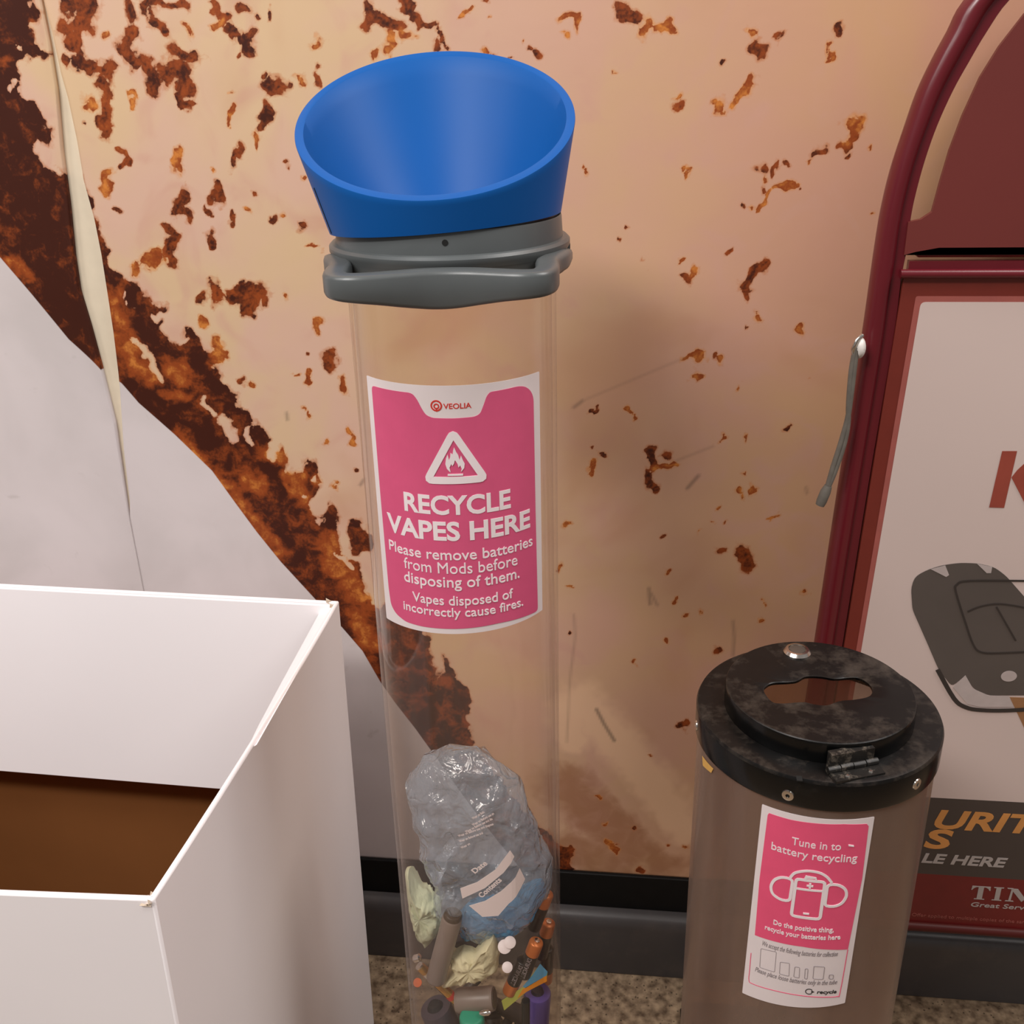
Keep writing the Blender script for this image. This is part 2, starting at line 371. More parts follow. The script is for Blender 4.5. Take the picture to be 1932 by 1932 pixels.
# ------------------------------------------------------------------ printed mural, two sheets with an open seam
LOWER = [(-1.0397,1.4681),(-0.8783,1.2235),(-0.7665,1.0690),(-0.7367,1.0298),(-0.7069,0.9866),(-0.6718,0.9329),(-0.6354,0.8960),(-0.6148,0.8797),(-0.5977,0.8545),(-0.5583,0.8143),(-0.5176,0.7677),(-0.4945,0.7268),(-0.4707,0.6857),(-0.4437,0.6439),(-0.4005,0.5870),(-0.3720,0.5510),(-0.3472,0.5159),(-0.3264,0.4684),(-0.3091,0.4374),(-0.2833,0.3959),(-0.2592,0.3535),(-0.2320,0.3041),(-0.1969,0.2437),(-0.1606,0.1874),(-0.1309,0.1429)]
BAND = [(-1.0508,1.4621),(-0.8895,1.2162),(-0.7778,1.0607),(-0.7480,1.0213),(-0.7182,0.9779),(-0.6831,0.9238),(-0.6467,0.8867),(-0.6261,0.8703),(-0.6090,0.8449),(-0.5695,0.8044),(-0.5288,0.7575),(-0.5056,0.7163),(-0.4819,0.6750),(-0.4548,0.6329),(-0.4116,0.5755),(-0.3831,0.5394),(-0.3582,0.5040),(-0.3376,0.4561),(-0.3202,0.4248),(-0.2944,0.3831),(-0.2704,0.3404),(-0.2431,0.2905),(-0.2080,0.2297),(-0.1717,0.1729),(-0.1420,0.1280),(-0.0621,0.1488),(-0.0659,0.1680),(-0.0697,0.1985),(-0.0847,0.2126),(-0.1143,0.2405),(-0.1580,0.2928),(-0.1859,0.3449),(-0.2036,0.3632),(-0.2129,0.4044),(-0.2080,0.4512),(-0.2202,0.4837),(-0.2379,0.5114),(-0.2440,0.4768),(-0.2547,0.5025),(-0.2612,0.5479),(-0.2753,0.5694),(-0.3025,0.5799),(-0.3272,0.5867),(-0.3342,0.6204),(-0.3467,0.6531),(-0.3451,0.7025),(-0.3392,0.7078),(-0.3290,0.6833),(-0.3227,0.6776),(-0.3311,0.6589),(-0.3597,0.6467),(-0.3590,0.6691),(-0.3652,0.6910),(-0.3605,0.7115),(-0.3725,0.7284),(-0.3799,0.7088),(-0.3888,0.7013),(-0.3992,0.7191),(-0.3915,0.7408),(-0.3813,0.7481),(-0.3812,0.7762),(-0.3879,0.7885),(-0.3975,0.7793),(-0.4092,0.7651),(-0.4231,0.7613),(-0.4165,0.7893),(-0.4238,0.8015),(-0.4328,0.7820),(-0.4441,0.7832),(-0.4429,0.8094),(-0.4481,0.8216),(-0.4556,0.8255),(-0.4653,0.8429),(-0.4719,0.8528),(-0.4763,0.8693),(-0.4865,0.8902),(-0.4967,0.9018),(-0.5050,0.9210),(-0.5124,0.9362),(-0.5222,0.9488),(-0.5289,0.9475),(-0.5272,0.9336),(-0.5400,0.9272),(-0.5533,0.9462),(-0.5406,0.9712),(-0.5583,0.9743),(-0.5662,0.9848),(-0.5735,0.9910),(-0.5798,0.9989),(-0.5836,1.0032),(-0.5991,1.0172),(-0.6073,1.0383),(-0.6086,1.0678),(-0.6129,1.0939),(-0.6154,1.1128),(-0.6392,1.1255),(-0.6612,1.1343),(-0.6668,1.1427),(-0.6609,1.1582),(-0.6486,1.1458),(-0.6421,1.1645),(-0.6539,1.1729),(-0.6547,1.1919),(-0.6658,1.2109),(-0.6682,1.2189),(-0.6504,1.2384),(-0.6347,1.2380),(-0.6289,1.2483),(-0.6441,1.2558),(-0.6478,1.2713),(-0.6343,1.2729),(-0.6315,1.2799),(-0.6377,1.2952),(-0.6389,1.3914),(-0.7026,1.5183),(-0.8627,1.6255),(-1.0827,1.5375)]
GAPL = [(-0.6231,1.3340),(-0.6259,1.2948),(-0.6255,1.2528),(-0.6269,1.2095),(-0.6341,1.1467),(-0.6376,1.0907),(-0.6433,1.0324),(-0.6451,0.9916),(-0.6402,0.9503),(-0.6360,0.9000),(-0.6317,0.8296),(-0.6365,0.7165),(-0.6370,0.7017)]
GAPR = [(-0.6231,1.3340),(-0.6241,1.2948),(-0.6212,1.2645),(-0.6197,1.2236),(-0.6169,1.1992),(-0.6154,1.1558),(-0.6160,1.1134),(-0.6117,1.0713),(-0.6110,1.0323),(-0.6123,0.9817),(-0.6136,0.9402),(-0.6166,0.8923),(-0.6185,0.8710),(-0.6279,0.7943),(-0.6330,0.7240),(-0.6370,0.7017)]
BLOBS = """d 8.1 -596,1291 -573,1287 -579,1275 -592,1269
d 5.9 -607,1274 -606,1261 -604,1251
d 3.9 -593,1267 -598,1252 -593,1238
d 4.8 -613,1235
d 7.1 -600,1232 -576,1231 -566,1222
d 6.4 -580,1214 -574,1202 -576,1184 -582,1163
d 2.4 -601,1179
d 2.8 -572,1150 -562,1137 -572,1129
d 3.3 -582,1083
d 4.2 -534,1287 -531,1274
d 4.6 -519,1288 -500,1288 -481,1286 -470,1285
d 4.2 -511,1277 -503,1270 -495,1261
d 7.0 -532,1259 -546,1244 -540,1235
d 7.8 -523,1233 -517,1221 -517,1209
d 6.9 -492,1243 -480,1236 -468,1235
d 8.6 -499,1221 -480,1220 -482,1207
d 3.5 -490,1196 -485,1189 -478,1186
d 3.8 -441,1284 -435,1275 -426,1274
d 4.7 -413,1284 -408,1279
d 4.2 -427,1264 -423,1256 -418,1248
d 5.3 -406,1256 -410,1239
d 3.0 -397,1273
d 2.0 -380,1278 -381,1268
d 1.7 -420,1233
d 2.9 -392,1217
d 7.3 -389,1206 -378,1204
d 3.4 -336,1220 -339,1212
d 5.0 -395,1186 -401,1172
d 4.7 -434,1142 -438,1128
d 5.2 -465,1110 -464,1091
d 3.6 -423,1102
d 5.7 -499,1099 -512,1082 -499,1076
d 2.2 -476,1085 -472,1074
d 1.8 -451,1079 -456,1059
d 4.4 -404,1072
d 4.0 -374,1062
d 5.4 -526,1059 -519,1051 -530,1034 -530,1024
d 2.9 -477,1055 -479,1041
d 3.1 -379,1127
d 5.9 -498,984
d 6.3 -482,994 -477,982
d 7.6 -460,982 -444,992 -428,990
d 7.1 -442,978 -446,963
d 5.9 -423,978
o 5.6 -592,1193
o 4.5 -584,1124 -592,1111 -592,1102
o 3.0 -541,1200 -547,1190
o 4.3 -562,1257
o 4.8 -470,1261
o 2.7 -447,1262 -432,1271
o 4.9 -335,1247
o 4.2 -358,1213
o 3.1 -407,1160 -413,1144
o 2.1 -435,1185 -442,1164
o 1.9 -432,1202
o 4.8 -500,1143 -506,1132 -502,1121
o 2.8 -465,1126
o 3.6 -435,1080
o 3.2 -393,1077
o 5.9 -559,1024 -543,1032 -554,1018
o 6.0 -574,1014
o 1.8 -368,1043 -356,1041
o 3.2 -364,1116
o 4.2 -400,983
o 4.3 -504,958
o 4.6 -361,955 -362,943
d 4.4 -276,1279 -279,1262
d 5.2 -275,1269 -261,1265 -246,1256
d 3.2 -244,1280 -234,1275
d 2.8 -233,1268 -222,1258 -207,1263
d 4.0 -206,1253 -200,1245
d 3.6 -211,1239
d 2.7 -159,1278
d 2.8 -153,1234
d 2.4 -136,1230
d 3.5 -114,1233 -108,1225
o 4.4 -256,1249 -261,1236
o 4.5 -274,1233
o 4.4 -244,1248 -232,1250
o 2.1 -168,1271 -182,1263
o 2.0 -158,1263
o 3.9 -155,1237
o 1.8 -118,1245
o 3.8 -79,1263 -65,1263 -67,1256
o 2.7 -79,1248
d 5.7 -17,1272 -16,1263 -9,1261
d 4.8 116,1234 114,1223
d 2.6 133,1239
d 3.4 85,1216
d 2.9 191,1246 191,1237
d 4.2 112,1197
d 4.3 39,1179
d 2.6 217,1141 202,1136
d 2.9 213,1131
d 4.4 178,1132 187,1132
d 5.5 127,1114
d 2.1 144,1121 139,1112
d 2.7 153,1123
d 2.3 163,1098
d 3.1 129,1091
d 2.6 110,1082
d 2.2 -10,1060
d 1.9 -14,1045
d 2.3 7,1029
d 1.9 14,1012
d 3.7 56,1006
d 2.4 98,1038 95,1032
d 4.0 136,1018 126,1010 119,995 120,981
d 6.1 119,995
d 2.1 123,953
d 2.5 89,914
o 5.3 5,1257 3,1245
o 4.9 16,1250 27,1252
o 4.1 107,1244
o 2.2 183,1229 179,1222 187,1220
o 3.8 112,1197 103,1188 94,1179
o 2.7 34,1190
o 5.4 75,1176 80,1176
o 6.4 213,1159 211,1145
o 2.5 235,1136
o 2.9 175,1123
o 1.9 163,1104 146,1099 135,1085 126,1072
o 3.1 128,1101
o 3.2 120,1080
o 2.3 42,1022 50,1023
o 3.7 63,1010
o 3.3 135,963
o 5.3 177,948
o 2.7 242,1071
o 3.4 55,916 65,919 77,910
o 4.2 98,910
o 2.4 -55,1113
o 2.4 50,1112
o 2.1 -26,1208
d 2.0 -44,857 -49,848
d 2.7 89,914
d 3.8 22,812 19,800 27,785
d 5.8 41,800
d 5.4 19,773 26,756
d 4.0 -30,800
d 2.2 -45,809
d 2.8 40,696
d 2.8 174,834
d 5.0 111,677
d 7.7 139,674 144,661
d 5.7 112,542
d 2.1 195,894
d 2.9 -70,553
o 3.0 55,915 65,919 76,911
o 4.7 69,895
o 3.8 98,909
o 3.0 116,882
o 2.6 -12,854 -1,856 3,842
o 3.6 27,785 41,783 48,788
o 2.9 -43,789 -52,771
o 3.0 -73,708
o 2.6 49,647
o 3.5 102,821
o 2.8 125,819
o 3.1 129,778
o 4.4 143,759
o 3.8 126,752
o 2.0 104,737
o 2.2 160,722 170,730 169,718
o 2.5 85,703
o 2.5 100,713
o 2.7 113,716
o 2.7 215,624
o 2.8 163,612
o 3.5 166,588
o 2.8 56,607
o 4.2 69,589
o 3.1 88,590
o 3.4 48,547
o 3.1 -82,648
o 2.6 -73,621
o 3.4 11,514
d 3.6 76,430 71,417
d 3.6 14,248
d 5.6 25,172
d 2.8 -7,219
d 12.0 -83,189
o 3.4 36,373
o 3.6 -37,298
o 4.5 -18,219 -9,199
o 3.3 86,221
o 3.0 63,222
o 3.9 -21,255
d 7.5 -356,918 -355,904
d 2.6 -380,916
d 4.2 -462,882
d 2.9 -334,776
o 4.5 -504,959 -503,953
o 7.3 -489,929 -489,917 -496,910
o 4.7 -360,958 -362,943
o 2.3 -398,894
o 3.5 -381,894 -384,880
o 4.8 -340,887 -341,875
o 4.4 -450,879
o 3.2 -391,850 -388,839
o 4.3 -367,807
o 3.5 -338,825 -338,805
o 4.0 -364,747
o 2.7 -356,753
o 7.3 -409,761 -426,757
o 5.4 -384,762
c 5.3 -592,930 -579,918 -571,904 -567,888
c 4.3 -514,861 -507,844
c 6.5 -497,837 -489,830 -480,808
c 3.2 -460,820 -465,807
c 4.2 -559,963 -542,961 -529,953
c 2.4 -591,991 -588,971
c 4.4 -406,738
c 3.3 -386,762
c 5.5 -354,675 -357,663
c 3.2 -541,934 -526,932
w 10.6 -606,976 -604,940 -595,900 -579,887
w 7.1 -547,901 -533,887
w 6.5 -560,865 -537,862
w 9.2 -471,760 -455,745
w 8.5 -548,811 -534,785 -516,759 -490,721 -462,686 -442,655
w 7.2 -422,791 -441,787
w 8.0 -417,757 -403,719
w 12.4 -377,670 -367,639 -349,605 -333,594
w 10.6 -352,570 -335,523
c 5.4 -352,671 -355,659 -338,644
c 2.9 -366,657 -353,635
w 6.5 -725,1025 -713,1010
w 5.2 -680,1232
w 5.1 -641,1270
c 3.2 -666,1249
c 7.2 -658,1233 -664,1214 -649,1200 -646,1174
c 5.4 -663,1153 -661,1138 -644,1127
c 2.8 -678,1213
c 4.0 -641,1262 -635,1253
l 29.1 -56,451 1,374 62,290 85,242
l 21.0 -82,437 -68,387
b 43.4 -81,316 -33,261 12,213
b 36.5 57,197 85,218
b 34.3 -70,206 -10,173
k 25.5 -664,1286 -663,1254
k 34.6 -685,1193 -688,1138 -675,1081 -667,1022 -658,971
k 8.1 -524,944 -515,912 -497,887 -476,859 -461,836 -450,816
k 7.0 -583,989 -582,963 -574,940 -559,923
k 12.7 -601,886 -576,853 -543,820 -520,808
k 11.0 -443,768 -434,740 -412,719
k 4.3 -525,844
k 9.4 -444,679 -425,651
s 1.8 -38,441 -28,419 -14,393
s 1.0 130,581 133,556 133,532
s 1.4 66,758 78,774
s 1.3 25,623 27,601
s 1.0 28,616 36,600
s 1.3 -413,844 -413,836
s 1.2 -68,856 -58,864
s 1.3 -330,753 -325,760
s 0.6 51,792 93,811
s 0.5 -58,864 55,915
s 0.9 202,762 204,755
s 0.7 -68,582 -66,551 -73,487 -77,387"""
def seg_dist(X, Z, a, b):
    ax, az = a; dx, dz = b[0]-ax, b[1]-az; l2 = dx*dx+dz*dz
    t = np.clip(((X-ax)*dx+(Z-az)*dz)/l2, 0, 1) if l2 > 0 else 0*X
    return np.hypot(X-ax-t*dx, Z-az-t*dz)
def vnoise(X, Z, cell, seed):
    g = np.random.RandomState(seed).uniform(-1, 1, (256, 256)); x = X/cell+40; z = Z/cell+40; i = np.floor(x).astype(int); j = np.floor(z).astype(int); u = x-i; v = z-j
    u = u*u*(3-2*u); v = v*v*(3-2*v); G = lambda a, b: g[a % 256, b % 256]
    return (G(i, j)*(1-u)+G(i+1, j)*u)*(1-v)+(G(i, j+1)*(1-u)+G(i+1, j+1)*u)*v
def fields(X, Z):
    X0, Z0 = X, Z
    X = X0+.0055*vnoise(X0, Z0, .014, 1)+.0030*vnoise(X0, Z0, .006, 2); Z = Z0+.0055*vnoise(X0, Z0, .014, 3)+.0030*vnoise(X0, Z0, .006, 4)
    crust = np.zeros_like(X); warm = np.zeros_like(X); mark = np.zeros_like(X); lite = np.zeros_like(X); brn = np.zeros_like(X); dark = np.zeros_like(X)
    # band of crust
    pin = np.zeros(X.shape, bool); K = len(BAND); dmin = np.full_like(X, 9.)
    for i in range(K):
        a, b = BAND[i], BAND[(i+1) % K]
        if a[1] != b[1]:
            s = (a[1] > Z) != (b[1] > Z); pin ^= s & (X < (b[0]-a[0])*(Z-a[1])/(b[1]-a[1])+a[0])
        dmin = np.minimum(dmin, seg_dist(X, Z, a, b))
    crust = np.clip(.5+np.where(pin, dmin, -dmin)/.012, 0, 1.05)
    holes = []
    rnd = random.Random(4); extra = []
    for i in range(70):
        x = rnd.choice((rnd.uniform(.6, 2.4), rnd.uniform(-2.4, -.75))); z = rnd.uniform(.9 if x < 0 else .25, 2.5)
        extra.append('%s %.1f %d,%d %d,%d' % (rnd.choice('do'), rnd.uniform(5, 14), x*1000, z*1000, x*1000+rnd.uniform(-20, 20), z*1000+rnd.uniform(-20, 20)))
    for i in range(60):
        x = rnd.uniform(-.65, .5); z = rnd.uniform(1.32, 2.5)
        extra.append('%s %.1f %d,%d %d,%d' % (rnd.choice('ddo'), rnd.uniform(5, 14), x*1000, z*1000, x*1000+rnd.uniform(-20, 20), z*1000+rnd.uniform(-20, 20)))
    for ln in BLOBS.strip().split('\n')+extra:
        q = ln.split(); t = q[0]; r = float(q[1])/1000; P = [tuple(float(v)/1000 for v in s.split(',')) for s in q[2:]]
        xs = [p[0] for p in P]; zs = [p[1] for p in P]; e = 2.1*r+.004
        k = np.where((X > min(xs)-e) & (X < max(xs)+e) & (Z > min(zs)-e) & (Z < max(zs)+e))[0]
        if not len(k): continue
        d = np.full(len(k), 9.)
        for a, b in (zip(P, P[1:]) if len(P) > 1 else [(P[0], P[0])]): d = np.minimum(d, seg_dist(X[k], Z[k], a, b))
        v = np.clip(1-.5*d/r, 0, 1)
        if t == 'd': crust[k] = np.maximum(crust[k], np.minimum(v*1.1, 1)); warm[k] = np.maximum(warm[k], .32*np.clip(v*2, 0, 1)*(crust[k] < .99))
        elif t == 'o': crust[k] = np.maximum(crust[k], v*.92); warm[k] = np.maximum(warm[k], np.clip(v*1.6, 0, 1))
        elif t == 'c': holes.append((k, v))
        elif t == 'l': lite[k] = np.maximum(lite[k], np.clip(v*1.3, 0, 1)**1.5)
        elif t == 'b': brn[k] = np.maximum(brn[k], np.clip(v*1.3, 0, 1)**1.5)
        elif t == 'k': dark[k] = np.maximum(dark[k], np.clip(v*1.4, 0, 1))
        elif t == 'w': warm[k] = np.maximum(warm[k], np.clip(v*1.3, 0, 1))
        elif t == 's' and False: mark[k] = np.maximum(mark[k], np.clip((.0024-d+r)/.0024, 0, 1)*.7)
    for ln in BLOBS.strip().split('\n'):
        q = ln.split()
        if q[0] != 's': continue
        P = [tuple(float(v)/1000 for v in s.split(',')) for s in q[2:]]; r = float(q[1])/1000
        for a, b in zip(P, P[1:]):
            k = np.where((abs(X0-(a[0]+b[0])/2) < .06) & (abs(Z0-(a[1]+b[1])/2) < .06))[0]
            if len(k): mark[k] = np.maximum(mark[k], np.clip((r*.6+.0026-seg_dist(X0[k], Z0[k], a, b))/.0028, 0, 1)*min(.8, r*420))
    for k, v in holes: crust[k] = np.minimum(crust[k], np.clip(1.02-v*1.15, 0, 1))
    tone = lite-brn*(1-.7*lite); warm = warm-dark*.40
    X, Z = X0, Z0
    # white field: signed side of the lower border
    d = np.full_like(X, 9.)
    for a, b in zip(LOWER, LOWER[1:]): d = np.minimum(d, seg_dist(X, Z, a, b))
    lx = np.array([p[0] for p in LOWER]); lz = np.array([p[1] for p in LOWER])
    white = np.where(Z < np.interp(X, lx, lz, left=lz[0]+.3, right=-9), d, -d)
    return crust, warm, white, mark, tone
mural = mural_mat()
def sheet(name, side):
    zr = np.concatenate([np.arange(.1655, 1.34, .0025), np.linspace(1.34, 2.6, 90)])
    gl = np.array(GAPL if side < 0 else GAPR)[::-1]; gx = np.interp(zr, gl[:, 1], gl[:, 0])
    mid = np.interp(zr, np.array(GAPL)[::-1, 1], np.array(GAPL)[::-1, 0])
    if side < 0: u = np.concatenate([np.linspace(0, .75, 60, endpoint=False), np.linspace(.75, 1, 190)]); x0 = np.full_like(zr, -2.6); x1 = gx-.0004
    else: u = np.concatenate([np.linspace(0, .34, 420, endpoint=False), np.linspace(.34, 1, 90)]); x0 = gx+.0004; x1 = np.full_like(zr, 2.6)
    nx, nz = len(u), len(zr)
    X = x0[:, None]+(x1-x0)[:, None]*u[None, :]; Z = np.repeat(zr[:, None], nx, 1)
    Y = np.full_like(X, W)
    if side < 0: Y -= .0045*np.exp(-((1-u)*2.2/.012)**1.0)[None, :]*np.clip((zr-.62)/.2, 0, 1)[:, None]*np.clip((1.6-zr)/.2, 0, 1)[:, None]
    else: Y -= .0015*np.exp(-(u*2.9/.012))[None, :]*np.clip((zr-.62)/.2, 0, 1)[:, None]
    cr, wm, wh, mk, tn = fields(X.ravel(), Z.ravel())
    V = np.stack([X.ravel(), Y.ravel(), Z.ravel()], 1)
    # gentle wrinkles of the pasted vinyl
    n = nx*nz; border = [i for i in range(nx)]+[r*nx+nx-1 for r in range(1, nz)]+[(nz-1)*nx+i for i in range(nx-2, -1, -1)]+[r*nx for r in range(nz-2, 0, -1)]
    Vb = V[border].copy(); Vb[:, 1] = W+.003; V = np.concatenate([V, Vb])
    i = np.arange(nz-1)[:, None]*nx+np.arange(nx-1)[None, :]; i = i.ravel()
    F = np.stack([i, i+1, i+nx+1, i+nx], 1); B = len(border); bi = np.array(border)
    F2 = np.stack([bi, n+np.arange(B), n+(np.arange(B)+1) % B, np.roll(bi, -1)], 1); F = np.concatenate([F, F2])
    me = bpy.data.meshes.new(name); me.vertices.add(len(V)); me.vertices.foreach_set('co', V.ravel())
    me.loops.add(F.size); me.loops.foreach_set('vertex_index', F.ravel().astype(np.int32)); me.polygons.add(len(F))
    me.polygons.foreach_set('loop_start', (np.arange(len(F))*4).astype(np.int32)); me.polygons.foreach_set('use_smooth', np.ones(len(F), bool)); me.update(); me.validate()
    for nm, a in (('crust', cr), ('warm', wm), ('white', wh), ('mark', mk), ('tone', tn)):
        at = me.attributes.new(nm, 'FLOAT', 'POINT'); at.data.foreach_set('value', np.concatenate([a, a[border]]).astype(np.float32))
    me.materials.append(mural); o = bpy.data.objects.new(name, me); C.objects.link(o); return o
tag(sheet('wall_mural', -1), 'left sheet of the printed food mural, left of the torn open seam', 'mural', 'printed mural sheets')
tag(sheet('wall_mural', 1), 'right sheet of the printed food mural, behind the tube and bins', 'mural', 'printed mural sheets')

# ------------------------------------------------------------------ tall clear recycling tube with blue funnel
TX, TY = -.1405, -.329
t = empty('recycling_tube', (TX, TY, 0), 'tall clear vape recycling tube with blue slanted funnel and pink sticker', 'recycling tube')
obj('tube_body', *lathe([(.080, .012), (.080, 1.085), (.0765, 1.085), (.0765, .012)], TX, TY, 128), M['acryl'], t, smooth=40)
obj('base', *lathe([(.0, .0), (.094, .0), (.096, .003), (.096, .012), (.090, .022), (.0803, .026), (.0803, .012), (.0, .012)], TX, TY, 96, False), M['grey'], t, smooth=40)
# collar: stepped grey sleeve with a bead
col = obj('collar', *lathe([(.0806, 1.079), (.0875, 1.079), (.0885, 1.083), (.0885, 1.094), (.0905, 1.097), (.0905, 1.1005), (.0885, 1.1025), (.0852, 1.103), (.0843, 1.1175), (.0838, 1.1190), (.0826, 1.1185), (.0826, 1.087), (.0806, 1.087)], TX, TY, 128), M['grey'], t, smooth=35)
cm = cyl_map(TX, TY, .0848)
art('screw_hole', fill(circle(-.0035, 1.1115, .0021)), M['hole'], col, cm, .0003, .001)
obj('liner', *lathe([(.0808, 1.088), (.0822, 1.088), (.0822, 1.1245), (.0808, 1.1245)], TX, TY, 96), M['dgrey'], t, smooth=40)
# handle loop in front, its twin behind
def handle(sgn):
    path = [(-.0835, -.020), (-.0800, -.046), (-.0725, -.068), (-.0690, -.088), (-.0675, -.104), (-.0610, -.1150), (-.048, -.1165), (-.030, -.1110), (-.012, -.1050), (.004, -.1035), (.020, -.1055), (.036, -.1110), (.052, -.1165), (.0630, -.1145), (.0680, -.102), (.0690, -.086), (.0725, -.068), (.0800, -.046), (.0835, -.020)]
    if sgn < 0: path = [(x, -y) for x, y in path]
    path = [(x*(1.04 if abs(y) > .08 else 1), y) for x, y in path]
    P = smooth_path([(x, y, 0) for x, y in path], 5); R = []; K = len(P)
    for i, p in enumerate(P):
        d = (Vector(P[min(i+1, K-1)])-Vector(P[max(i-1, 0)])).normalized(); nrm = Vector((-d.y, d.x, 0))
        x = p[0]; f = max(0, min(1, (abs(p[1])-.06)/.04)); g = math.exp(-(x/.046)**2)
        top = 1.0975; bot = 1.0852-.0032*f-.0105*g*f; hw = .0082
        if i < 3 or i > K-4: top -= .002
        m, h = (top+bot)/2, (top-bot)/2; e = .0030
        sec = [(-hw+e, h), (hw-e, h), (hw-e*.3, h-e*.3), (hw, h-e), (hw, -h+e), (hw-e*.3, -h+e*.3), (hw-e, -h), (-hw+e, -h), (-hw+e*.3, -h+e*.3), (-hw, -h+e), (-hw, h-e), (-hw+e*.3, h-e*.3)]
        R.append([(TX+p[0]+nrm.x*a, TY+p[1]+nrm.y*a, m+b) for a, b in sec])
    return rings(R)
# the whole collar sits turned a little towards the left
rz = Matrix.Translation((TX, TY, 0)) @ Matrix.Rotation(math.radians(6), 4, 'Z') @ Matrix.Translation((-TX, -TY, 0))
for s in (1, -1):
    V, F = handle(s); obj('handle', [rz @ Vector(v) for v in V], F, M['grey'], t, smooth=50)
# funnel: flared cone cut by a slanted plane, tilted on the tube
def funnel():
    z0, rb, k, hc, gx, gy, tl, ul, dx = 1.1143, .0868, .2372, .0667, -.092, .475, .0685, -.0327, -.0026
    n = 160; th = .0070; prof = []
    Rot = Matrix.Rotation(-tl, 3, 'Y') @ Matrix.Rotation(ul, 3, 'X')
    V = []; F = []; rows = 26
    for i in range(n):
        a = 2*PI*i/n; g = gx*math.cos(a)+gy*math.sin(a); c, s = math.cos(a), math.sin(a)
        H = (hc+rb*g)/(1-k*g); Rr = rb+k*H
        Hi = (hc+(rb-th)*g)/(1-k*g)
        pts = []
        for j in range(8): h = (H-.0012)*j/7; pts.append((rb+k*h, h))
        pts += [(Rr-.0004, H-.0003), (Rr-.0014, H+.0001)]
        pts += [(Rr-th+.0014, H-.0012*0+(Hi-H)*.8), (Rr-th+.0003, Hi-.0004)]
        ri = lambda h: .030+(Rr-th-.030)*max(0, (h+.030)/(Hi+.030))**.62
        for j in range(1, 12):
            h = Hi-.0015+(-.030-Hi+.0015)*j/11; pts.append((ri(h), h))
        pts += [(.032, -.030), (.0775, .006), (.0800, .0125), (rb-.0033, .0125), (rb-.0033, 0)]

        for r, h in pts:
            v = Rot @ Vector((r*c, r*s, h)); V.append((v.x+TX+dx, v.y+TY, v.z+z0))
        P = len(pts)
    for i in range(n):
        q = (i+1) % n
        for j in range(P):
            l = (j+1) % P; F.append((i*P+j, q*P+j, q*P+l, i*P+l))
    return V, F
fn = obj('funnel', *funnel(), M['blue'], t, smooth=40)
Rot = Matrix.Rotation(-.0685, 3, 'Y') @ Matrix.Rotation(-.0327, 3, 'X'); az = math.radians(-151)
obj('seam', *tube([Rot @ Vector(((.0868+.2372*h+.0001)*math.cos(az), (.0868+.2372*h+.0001)*math.sin(az), h))+Vector((TX-.0026, TY, 1.1143)) for h in (.0015, .012, .024, .034)], .0005, 8), M['dgrey'], fn)
# sticker
tm = cyl_map(TX, TY, .0803)
st = art('sticker', fill(round_poly([(-.0787, .8032), (.0704, .8070), (.0704, 1.0100), (-.0787, 1.0104)], .0008, 2)), M['white'], t, tm, .0004, .003, .0004)
PINK = [(-0.0724,1.0041),(-0.0359,1.0041),(-0.0328,1.0031),(-0.0299,0.9995),(-0.0266,0.9925),(-0.0238,0.9880),(-0.0191,0.9860),(-0.0033,0.9856),(0.0119,0.9860),(0.0161,0.9879),(0.0187,0.9937),(0.0214,1.0006),(0.0239,1.0034),(0.0472,1.0039),(0.0540,1.0024),(0.0598,0.9978),(0.0627,0.9916),(0.0630,0.9004),(0.0640,0.8092),(0.0248,0.8112),(-0.0064,0.8099),(-0.0384,0.8089),(-0.0539,0.8093),(-0.0644,0.8132),(-0.0698,0.8193),(-0.0713,0.8334),(-0.0724,0.9170)]
art('pink_print', fill(round_poly(PINK, .0035, 3)), M['pink'], st, tm, .00065, .003)
bms = []
for i, (b, u0, u1, v0, h) in enumerate([('RECYCLE',-0.0465,0.0381,0.9096,0.0157),
('VAPES HERE',-0.0656,0.0563,0.8879,0.0158),
('Please remove batteries',-0.0657,0.0586,0.8709,0.0076),
('from Mods before',-0.0508,0.0428,0.8590,0.0080),
('disposing of them.',-0.0516,0.0445,0.8470,0.0081),
('Vapes disposed of',-0.0447,0.0380,0.8311,0.0071),
('incorrectly cause fires.',-0.0544,0.0474,0.8208,0.0067)]):
    bms.append(text(b, u0, u1, v0, h if i < 2 else h*.77, .028 if i < 2 else (.0 if 'M' in b else .006), i >= 2))
tri = round_poly([(-0.0044,0.9746),(-0.0254,0.9370),(0.0175,0.9373)], .004, 4); bms.append(ribbon(tri, .0056, True)); bms.append(fill([(-0.0076,0.9436),(-0.0101,0.9465),(-0.0111,0.9503),(-0.0104,0.9548),(-0.0091,0.9579),(-0.0083,0.9535),(-0.0073,0.9557),(-0.0069,0.9591),(-0.0055,0.9578),(-0.0049,0.9610),(-0.0041,0.9634),(-0.0027,0.9596),(-0.0013,0.9571),(-0.0006,0.9533),(0.0007,0.9567),(0.0018,0.9532),(0.0031,0.9503),(0.0026,0.9468),(0.0001,0.9438),(0.0008,0.9463),(-0.0003,0.9492),(-0.0015,0.9473),(-0.0021,0.9502),(-0.0031,0.9521),(-0.0039,0.9534),(-0.0047,0.9507),(-0.0060,0.9487),(-0.0068,0.9503),(-0.0082,0.9474),(-0.0078,0.9453)])); bms.append(fill([(-0.0097,0.9423),(0.0016,0.9423),(0.0015,0.9409),(-0.0098,0.9409)]))
art('lettering', merge(*bms), M['letter'], st, tm, .0009, .003)
b, u0, u1, v0, h = ('VEOLIA',-0.0105,0.0098,0.9930,0.0040)
rx, rzz = (-0.0156,0.9953)
